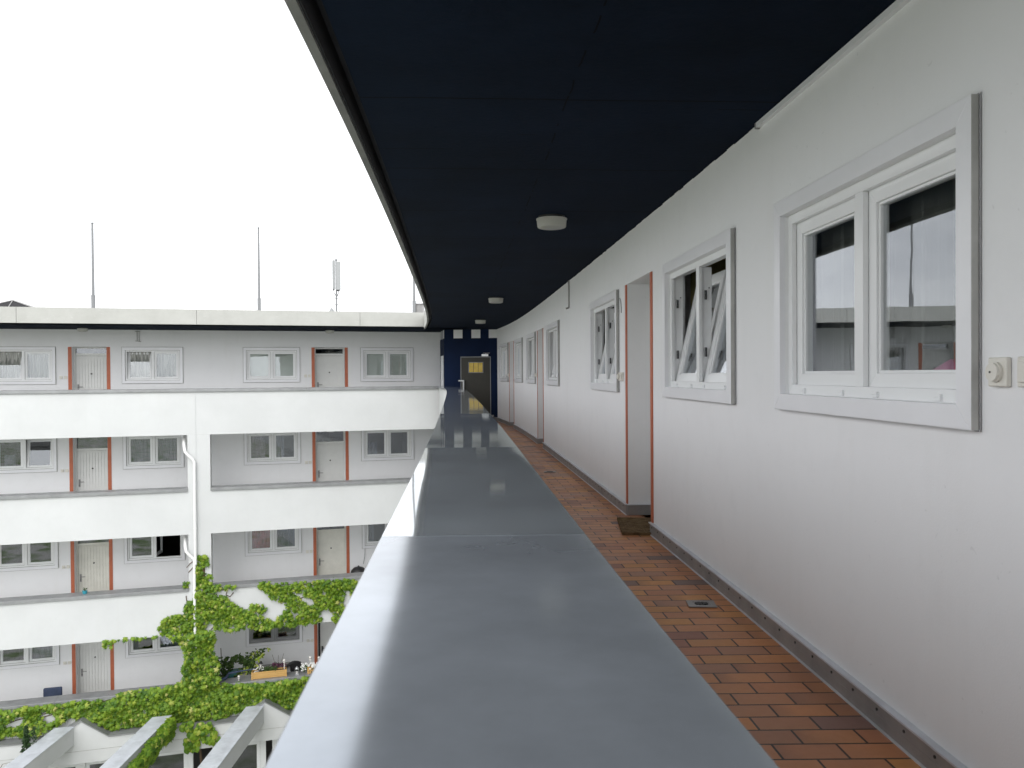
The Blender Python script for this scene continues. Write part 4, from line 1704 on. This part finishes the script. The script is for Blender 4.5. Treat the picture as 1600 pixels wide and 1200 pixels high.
ivy(P1, 620, .098, 1.605, .13, holes=HO)
ivy(P2, 520, .115, 1.665, .22, tone0=.40)
ivy(P3, 620, .114, 1.605, .20, holes=HO, tone0=.42)
ivy(P4, 300, .10, 1.605, .07)
ivy(P6, 300, .13, 1.95, .14, shape=LEAFR, tone0=.5)
ivy(P7, 300, .10, 1.605, .05)
lv.done('foliage', 'leaf', vine)
st = MB()
for pts in ([(-8.62, -10), (-8.6, -8.5), (-8.68, -7.4), (-8.6, -6.2), (-8.55, -5), (-8.5, -4), (-8.5, -3.4)],
            [(-8.45, -4.15), (-8.1, -4.12), (-7.7, -4.09), (-7.2, -4.08), (-6.5, -4.09), (-5.4, -4.2)],
            [(-7.95, -4.13), (-7.98, -4.25), (-7.88, -4.3), (-7.8, -4.2)],
            [(-6.5, -4.5), (-6.2, -4.5), (-5.95, -4.4)], [(-5.7, -4.72), (-5.45, -4.7), (-5.2, -4.74)],
            [(-5.75, -4.95), (-5.62, -4.82), (-5.4, -4.74)], [(-8.45, -4.82), (-8.3, -4.9), (-8.25, -5.02)],
            [(-8.9, -3.5), (-8.82, -3.4), (-8.7, -3.32)], [(-8.86, -3.62), (-8.75, -3.5)], [(-8.92, -4.2), (-8.9, -4.35)],
            [(-13, -6.95), (-12.7, -6.85), (-12.4, -6.8), (-12.0, -6.76)], [(-12.6, -7.05), (-12.4, -6.9), (-12.2, -6.7)],
            [(-12.2, -6.85), (-11.9, -6.8), (-11.6, -6.85)], [(-10.9, -6.63), (-10.7, -6.60), (-10.55, -6.65)], [(-8.35, -5.1), (-8.2, -4.95), (-8.25, -4.85)]):
    st.tube([PF(a, 1.615, z) for a, z in pts], .011 if len(pts) < 7 else .03, 6)
st.build('stems', 'stem', vine)

# trailing growth on the middle beam
vt = empty('trailing_vine', (-8.38, 19.6, -7.05), label='leafy shoot trailing down the side of the middle pergola beam', cat='vine')
lv = Leaves(21)
for _ in range(1300):
    t = lv.r.random()
    y = -.1 - 2.6 * t
    w = .20 * (1 - .25 * t) * (1 + .3 * math.sin(t * 17))
    z = -.08 - .16 * t + lv.r.uniform(-w, w * .75)
    x = .03 + lv.r.random() * .16
    sz = .14 * lv.r.uniform(.6, 1.2)
    lv.leaf((x, y, z), (lv.r.uniform(.1, .5), lv.r.uniform(-.5, .2), -1), (1, -.9 + lv.r.uniform(-.6, .6), .8 + lv.r.uniform(-.4, .4)), sz, LEAF5 if lv.r.random() < .8 else LEAFR, min(1, max(0, lv.r.gauss(.45, .2))))
lv.done('foliage', 'leaf', vt)
st = MB()
st.tube([(.05, 0, -.1), (.08, -.9, -.16), (.07, -1.8, -.2), (.09, -2.7, -.26)], .014, 6)
st.build('stem', 'stem', vt)


def bush(name, loc, label, cat, fn, n, size, shape, mat, stems, seed=1, group=None, stem_r=.01):
    global lv
    t = empty(name, loc, label=label, cat=cat, group=group)
    lv = Leaves(seed)
    for _ in range(n):
        p = fn(lv.r)
        d = Vector((lv.r.uniform(-1, 1), lv.r.uniform(-1, 1), lv.r.uniform(-1, .6)))
        lv.leaf(p, d, (lv.r.uniform(-1, 1), -1 + lv.r.uniform(-.6, .6), lv.r.uniform(0, 1.2)), size * lv.r.uniform(.6, 1.3), shape, lv.r.random())
    lv.done('foliage', mat, t)
    b = MB()
    for s_ in stems:
        b.tube(s_, stem_r, 6)
    b.build('stem', 'stem', t)
    return t


F3 = -STOREY * 3


def climber(r):
    k = r.random()
    if k < .65:
        return (r.uniform(-.16, .24) * 1.1 + .05, r.uniform(-.12, .12), r.uniform(.1, 1.35))
    t = r.random()
    return (.1 + .62 * t, r.uniform(-.05, .05), .95 + .38 * math.sin(t * 2.6) + r.uniform(-.09, .09))


bush('potted_climber', PF(-8.2, .75, F3), 'dark shrubby climber in the corner of the first-floor balcony beside the pier', 'shrub', climber, 620, .085, LEAFO, 'leaf_dark', [[(0, 0, 0), (.05, 0, .7), (.02, 0, 1.6)], [(.05, 0, .8), (.35, 0, 1.25), (.7, 0, 1.2)]], 31)


def shrub(r):
    a, rr_ = r.uniform(0, 6.28), r.random() ** .5
    return (.32 * rr_ * math.cos(a) + .1 * math.sin(a * 3), .2 * rr_ * math.sin(a), 1.22 + .34 * rr_ * math.sin(a + 1))


sh = bush('potted_shrub', PF(-7.45, .95, F3), 'open variegated shrub in front of the grey-framed window', 'shrub', shrub, 230, .075, LEAFO, 'leaf_dark', [[(0, 0, .3), (.02, 0, .8), (.15, 0, 1.5)], [(.02, 0, .8), (-.2, 0, 1.3)], [(.05, 0, 1.0), (.3, 0, 1.25)]], 32)
b = MB()
b.lathe([(.12, 0), (.17, .34), (.18, .36), (.15, .36)], n=16)
b.build('pot', 'skirting', sh, smooth=True)
# variegated pale leaves of the same shrub
lv = Leaves(33)
for _ in range(110):
    p = shrub(lv.r)
    lv.leaf((p[0] + .12, p[1] - .05, p[2] + .03), (lv.r.uniform(-1, 1), -.2, -.7), (0, -1, .5), .07, LEAFO, lv.r.uniform(.6, 1))
lv.done('pale_leaves', 'leaf', sh)

hv = bush('purple_plant', PF(-6.75, 1.15, F3), 'small plant with purple leaves and bare twigs between the planters', 'plant', lambda r: (r.uniform(-.15, .2), r.uniform(-.1, .1), 1.10 + r.uniform(-.06, .10)), 120, .06, LEAFO, 'leaf_purple', [[(0, 0, .8), (-.08, 0, 1.2), (-.14, 0, 1.42)], [(0, 0, 1.0), (.02, 0, 1.40)], [(0, 0, 1.0), (.1, 0, 1.25), (.16, 0, 1.45)], [(.0, 0, .0), (0, 0, 1.0)]], 34, stem_r=.004)
b = MB()
b.lathe([(.10, 0), (.13, .80), (.14, .85), (.12, .85)], n=14)
b.build('pot', 'black', hv, smooth=True)


# wooden planters on the coping
MAT['wood'] = None
m = M('varnished_pine', (.55, .34, .12), .45)
m.color(m.ramp(m.noise(m.coord(scale=(.3, 1, 6)), 9, 5, .6), [(.3, (.44, .25, .075)), (.7, (.62, .39, .14))]))
MAT['wood'] = m.m
CT = F3 + .963


def planter(s0, s1, label):
    w = s1 - s0
    t = empty('planter_box', PF((s0 + s1) / 2, 1.44, CT), rzf, label=label, cat='planter', group='wooden planter boxes on the first-floor coping')
    b = MB()
    for k in range(4):
        b.hexa([(-w / 2 + .01 - k * .003, -.085, .006 + k * .043), (w / 2 - .01 + k * .003, -.085, .006 + k * .043), (w / 2 - .01 + k * .003, -.066, .006 + k * .043), (-w / 2 + .01 - k * .003, -.066, .006 + k * .043)],
               [(-w / 2 + .007 - k * .003, -.085, .045 + k * .043), (w / 2 - .007 + k * .003, -.085, .045 + k * .043), (w / 2 - .007 + k * .003, -.066, .045 + k * .043), (-w / 2 + .007 - k * .003, -.066, .045 + k * .043)])
    b.box(-w / 2, w / 2, .066, .085, 0, .178)
    for x in (-w / 2, w / 2 - .018):
        b.box(x, x + .018, -.0655, .0655, 0, .178)
    b.box(-w / 2 - .008, -w / 2 + .03, -.096, -.0855, 0, .182)
    b.box(w / 2 - .03, w / 2 + .008, -.096, -.0855, 0, .182)
    b.box(-w / 2 + .02, w / 2 - .02, -.065, .065, .003, .01)
    b.build('box', 'wood', t)
    e = MB()
    e.box(-w / 2 + .019, w / 2 - .019, -.065, .065, .011, .155)
    MAT.setdefault('soil', plain('soil', (.03, .022, .016), 1, var=.3, bump=1))
    e.build('soil', 'soil', t)
    return t


planter(-7.39, -6.53, 'longer wooden planter box with a skeleton figure and green herbs')
planter(-6.0, -5.50, 'shorter wooden planter box with white flowers, partly behind the metal coping')
q = PF(-6.95, 1.44)
bush('herb_tuft', (q[0], q[1], CT + .155), 'green herbs growing in the longer planter box', 'plant', lambda r: (r.uniform(-.25, .18), r.uniform(-.04, .04) + 0, r.uniform(.0, .10)), 170, .055, LEAFO, 'leaf_dark', [[(0, 0, -.1), (0, 0, .1)]], 35, stem_r=.004)
q = PF(-5.95, 1.46)
wf = empty('white_flowers', (q[0], q[1], CT + .12), label='white flowers spilling over the end of the shorter planter', cat='flowers')
b = MB()
rr = random.Random(9)
for k in range(70):
    a = rr.random()
    c = (-.20 + .55 * a + rr.uniform(-.05, .05), -.06 + rr.uniform(-.08, .05), .12 - .20 * (1 - a) * rr.random() + rr.uniform(0, .06))
    for j in range(5):
        an_ = j * 1.2566
        d = (math.cos(an_) * .016, -.004, math.sin(an_) * .016)
        b.poly([c, (c[0] + d[0] - d[2] * .5, c[1] + d[1], c[2] + d[2] + d[0] * .5), (c[0] + d[0] * 1.5, c[1], c[2] + d[2] * 1.5), (c[0] + d[0] + d[2] * .5, c[1] + d[1], c[2] + d[2] - d[0] * .5)])
b.build('petals', 'petal', wf, recalc=False)
lv = Leaves(36)
for _ in range(130):
    lv.leaf((lv.r.uniform(-.22, .35), lv.r.uniform(-.08, .05), lv.r.uniform(-.06, .1)), (lv.r.uniform(-1, 1), -.3, -.6), (0, -1, .6), .05, LEAFO, lv.r.random())
lv.done('foliage', 'leaf_dark', wf)


# skull ornaments and skeleton figure
MAT['bone'] = plain('bone_white_plastic', (.72, .70, .66), .5, var=.08)


def skull_bits(b, c, r):
    b.blob((c[0], c[1], c[2]), r, 12, 0, (.85, 1, 1))
    b.box(c[0] - r * .5, c[0] + r * .5, c[1] - r * .8, c[1] + r * .1, c[2] - r * 1.3, c[2] - r * .6, 0)
    for sx in (-1, 1):
        b.blob((c[0] + sx * r * .33, c[1] - r * .80, c[2] - .05 * r), r * .24, 8, 1)
    b.box(c[0] - r * .35, c[0] + r * .35, c[1] - r * .82, c[1] - r * .79, c[2] - r * 1.05, c[2] - r * .95, 1)


def skull_stake(s, off, z0, h, label, r=.040):
    t = empty('skull_ornament', PF(s, off, z0), rzf, label=label, cat='garden ornament', group='skull ornaments on stakes')
    b = MB()
    skull_bits(b, (0, 0, h), r)
    b.build('skull', ['bone', 'black'], t, smooth=True)
    b = MB()
    b.tube([(0, 0, 0), (0, 0, h - r)], .009, 6)
    for k in range(4):
        b.lathe([(.006, -.006), (.015, 0), (.006, .006)], (0, 0, h - r - .03 - k * .028), 8)
    b.build('stake', 'bone', t)
    return t


skull_stake(-6.585, 1.47, CT + .10, .29, 'skull on a stake at the right end of the longer planter')
skull_stake(-5.93, 1.40, CT + .12, .25, 'larger skull on a stake above the white flowers', .048)
skull_stake(-5.71, 1.44, CT + .12, .24, 'skull on a stake beside the red candle holder')
skull_stake(-7.70, 1.52, CT, .11, 'small skull standing on the coping left of the planters', .034)
sf = empty('skeleton_figure', PF(-7.17, 1.40, CT + .16), rzf, label='small seated skeleton figure with a black hat in the longer planter', cat='garden ornament')
b = MB()
skull_bits(b, (0, 0, .17), .038)
b.tube([(0, 0, .13), (0, .01, .02)], .008, 6)
for k in range(4):
    b.tube([(-.045, 0, .105 - k * .022), (0, -.03, .10 - k * .022), (.045, 0, .105 - k * .022)], .005, 5)
b.tube([(-.05, 0, .11), (-.12, -.02, .05), (-.19, -.03, .07)], .011, 6)
b.tube([(.05, 0, .11), (.09, -.03, .05), (.03, -.06, .04)], .010, 6)
b.tube([(-.03, 0, 0), (-.13, -.06, .02), (-.20, -.07, -.03)], .012, 6)
b.build('bones', ['bone', 'black'], sf, smooth=True)
b = MB()
b.lathe([(.055, .19), (.055, .196), (.036, .198), (.034, .235), (.03, .238)], (0, 0, 0), 16)
b.box(-.07, .06, -.02, .06, -.02, .035)
b.build('hat', 'black', sf)
ln = empty('lantern', PF(-6.27, 1.44, CT), rzf, label='small grey metal lantern between the two planters', cat='lantern')
b = MB()
b.box(-.05, .05, -.05, .05, 0, .015)
b.box(-.05, .05, -.05, .05, .13, .142)
for x in (-.045, .045):
    for y in (-.045, .045):
        b.tube([(x, y, .015), (x, y, .13)], .005, 5)
b.lathe([(.055, .142), (.03, .17), (.018, .175), (.018, .19), (.006, .2)], n=12)
b.build('frame', 'steel', ln)
b = MB()
b.tube([(0, 0, .015), (0, 0, .07)], .02, 10)
b.build('candle', 'bone', ln)
b = MB()
b.lathe([(.030, 0), (.034, .05), (.012, .08), (.022, .10)], n=12)
rc = b.build('candle_holder', 'redpost')
rc.location = PF(-5.70, 1.36, CT + .155)
tag(rc, 'small red candle holder standing in the shorter planter', 'candle holder')

# table and seat on that balcony
tbx = empty('balcony_table', PF(-7.1, .85, F3), rzf, label='low table with a pale draped cloth behind the longer planter', cat='table')
b = MB()
b.box(-.62, .68, -.35, .35, .90, .93)
b.build('top', 'cloth_blue', tbx)
b = MB()
b.hexa([(-.63, -.37, .82), (.69, -.37, .88), (.69, .37, .88), (-.63, .37, .82)], [(-.60, -.36, .945), (.66, -.36, .985), (.66, .36, .985), (-.60, .36, .945)])
MAT['cloth_pale'] = plain('pale_grey_cloth', (.30, .30, .29), .9, var=.2, bump=.3)
b.build('cloth', 'cloth_pale', tbx, bevel=.01)
for x in (-.55, .6):
    for y in (-.3, .3):
        b = MB()
        b.tube([(x, y, 0), (x, y, .815)], .02, 8)
        b.build('leg', 'pole', tbx)
sn = MB()
sn.tube([(-.45, 0, .965), (-.15, 0, .97), (-.02, 0, 1.01), (.05, 0, 1.12), (.3, 0, 1.15), (.7, 0, 1.17)], [.04, .045, .04, .03, .02, .015], 8)
so = sn.build('hammock_cloth', 'cloth_navy')
so.location = PF(-8.0, 1.35, F3)
so.rotation_euler = (0, 0, rzf)
tag(so, 'navy cloth bundle lying along the coping beside the vine', 'cloth')
b = MB()
b.box(-.17, .17, -.15, .15, 0, .98)
MAT['teal'] = plain('teal_plastic', (.03, .12, .12), .5)
bo = b.build('storage_bin', 'teal', bevel=.02)
bo.location = PF(-7.83, .75, F3)
bo.rotation_euler = (0, 0, rzf)
tag(bo, 'dark teal storage bin behind the coping beside the shrub', 'bin')
bc = empty('round_chair', PF(-6.32, 1.0, F3), rzf, label='black round wicker chair behind the lantern', cat='chair')
b = MB()
pts = [(.27 * math.cos(a), .05 * math.sin(a * 2), .86 + .27 * math.sin(a)) for a in [k * math.pi / 12 - .3 for k in range(16)]]
b.tube(pts, .022, 8)
b.build('rim', 'black', bc, smooth=True)
b = MB()
b.tube([(0, .10, .86), (0, .13, .86)], .26, 24)
b.build('back', 'black', bc)
b = MB()
b.lathe([(.22, .42), (.25, .46), (.22, .5)], n=20)
b.build('seat', 'black', bc)
for a in range(4):
    b = MB()
    ca, sa = math.cos(a * 1.57 + .78), math.sin(a * 1.57 + .78)
    b.tube([(.16 * ca, .16 * sa, .42), (.22 * ca, .22 * sa, 0)], .014, 6)
    b.build('leg', 'black', bc)

# cushion chair on the left balcony
ch = empty('balcony_chair', PF(-12.17, .62, F3), rzf, label='chair with dark blue cushioned back on the left first-floor balcony', cat='chair')
b = MB()
b.box(-.21, .21, -.03, .04, .50, .955)
b.build('backrest', 'cloth_navy', ch, bevel=.02)
b = MB()
b.box(-.21, .21, -.45, -.031, .40, .47)
b.build('seat', 'cloth_navy', ch, bevel=.015)
for x in (-.19, .19):
    for y in (-.42, .02):
        b = MB()
        b.tube([(x, y, 0), (x, y, .40)], .014, 6)
        b.build('leg', 'black', ch)
# round kettle dish on the second-floor balcony
F2 = -STOREY * 2
kd = empty('kettle_grill', PF(-4.59, .55, F2), rzf, label='black kettle grill with domed lid beside the smooth cream door', cat='grill')
b = MB()
b.lathe([(.235, .70), (.232, .76), (.20, .86), (.13, .93), (.04, .955), (.01, .957)], n=28)
b.build('lid', 'black', kd, smooth=True)
b = MB()
b.lathe([(.05, .48), (.17, .54), (.225, .64), (.235, .695)], n=28)
b.build('bowl', 'black', kd, smooth=True)
for a in range(3):
    b = MB()
    ca, sa = math.cos(a * 2.09), math.sin(a * 2.09)
    b.tube([(.12 * ca, .12 * sa, .52), (.24 * ca, .24 * sa, 0)], .012, 6)
    b.build('leg', 'pole', kd)
b = MB()
b.tube([(0, -.01, .957), (0, -.01, .985)], .02, 8)
b.build('knob', 'black', kd)
# cord hanging from window there
b = MB()
b.tube([PF(-4.36, .02, F2 + 1.33), PF(-4.37, .025, F2 + 1.1), PF(-4.41, .03, F2 + .9)], .005, 5)
tag(b.build('hanging_cord', 'black'), 'thin black cord hanging below the window above the kettle grill', 'cord')

tp = empty('flower_pot', PF(-11.24, 1.42, F2 + .963), label='small teal flower pot on the second-floor coping before the left door', cat='flower pot')
b = MB()
b.lathe([(.045, 0), (.058, .055), (.060, .075), (.052, .075)], n=18)
MAT['teal2'] = plain('teal_glaze', (.03, .26, .34), .3)
b.build('pot', 'teal2', tp, smooth=True)
lv = Leaves(50)
for _ in range(14):
    lv.leaf((lv.r.uniform(-.03, .03), lv.r.uniform(-.03, .03), .07 + lv.r.uniform(0, .05)), (lv.r.uniform(-1, 1), -.2, .6), (0, -1, .3), .035, LEAFO, lv.r.random())
lv.done('foliage', 'leaf_dark', tp)


# cypress and dry twigs in the court
def cyp(r):
    z = r.random()
    rad = .19 * (1 - z ** 2.2) * (.75 + .25 * r.random()) + .01
    a = r.uniform(0, 6.28)
    k = r.random() ** .5
    return (rad * k * math.cos(a) + (.17 if r.random() < .12 else 0), rad * k * math.sin(a), 3.3 * z * 1.0 if False else 1.2 + 2.15 * z)


cy = bush('cypress', PF(-12.24, 2.55, -10), 'dark green columnar cypress beside the left pergola beam', 'tree', cyp, 2600, .05, LEAFO, 'leaf_cypress', [[(0, 0, 0), (0, 0, 2.4)]], 61, stem_r=.03)
tw_ = empty('dry_twigs', PF(-12.85, 2.45, -10), label='bare dry twigs at the lower left edge of the photo', cat='shrub')
b = MB()
rr = random.Random(77)
for k in range(26):
    a = rr.uniform(-1, 1)
    p0 = Vector((rr.uniform(-.5, .3), rr.uniform(-.2, .2), 1.7))
    p1 = p0 + Vector((a * .3, rr.uniform(-.2, .2), rr.uniform(.4, .75)))
    p2 = p1 + Vector((a * .4 + rr.uniform(-.2, .2), 0, rr.uniform(-.1, .22)))
    b.tube([p0, p1, p2], [.008, .006, .003], 5)
b.tube([(0, 0, 0), (-.1, 0, 1.7)], .02, 6)
b.tube([(-.05, 0, 1.6), (.35, -.1, 2.35), (.62, -.1, 2.62)], [.01, .008, .004], 5)
b.build('twigs', 'stem', tw_)
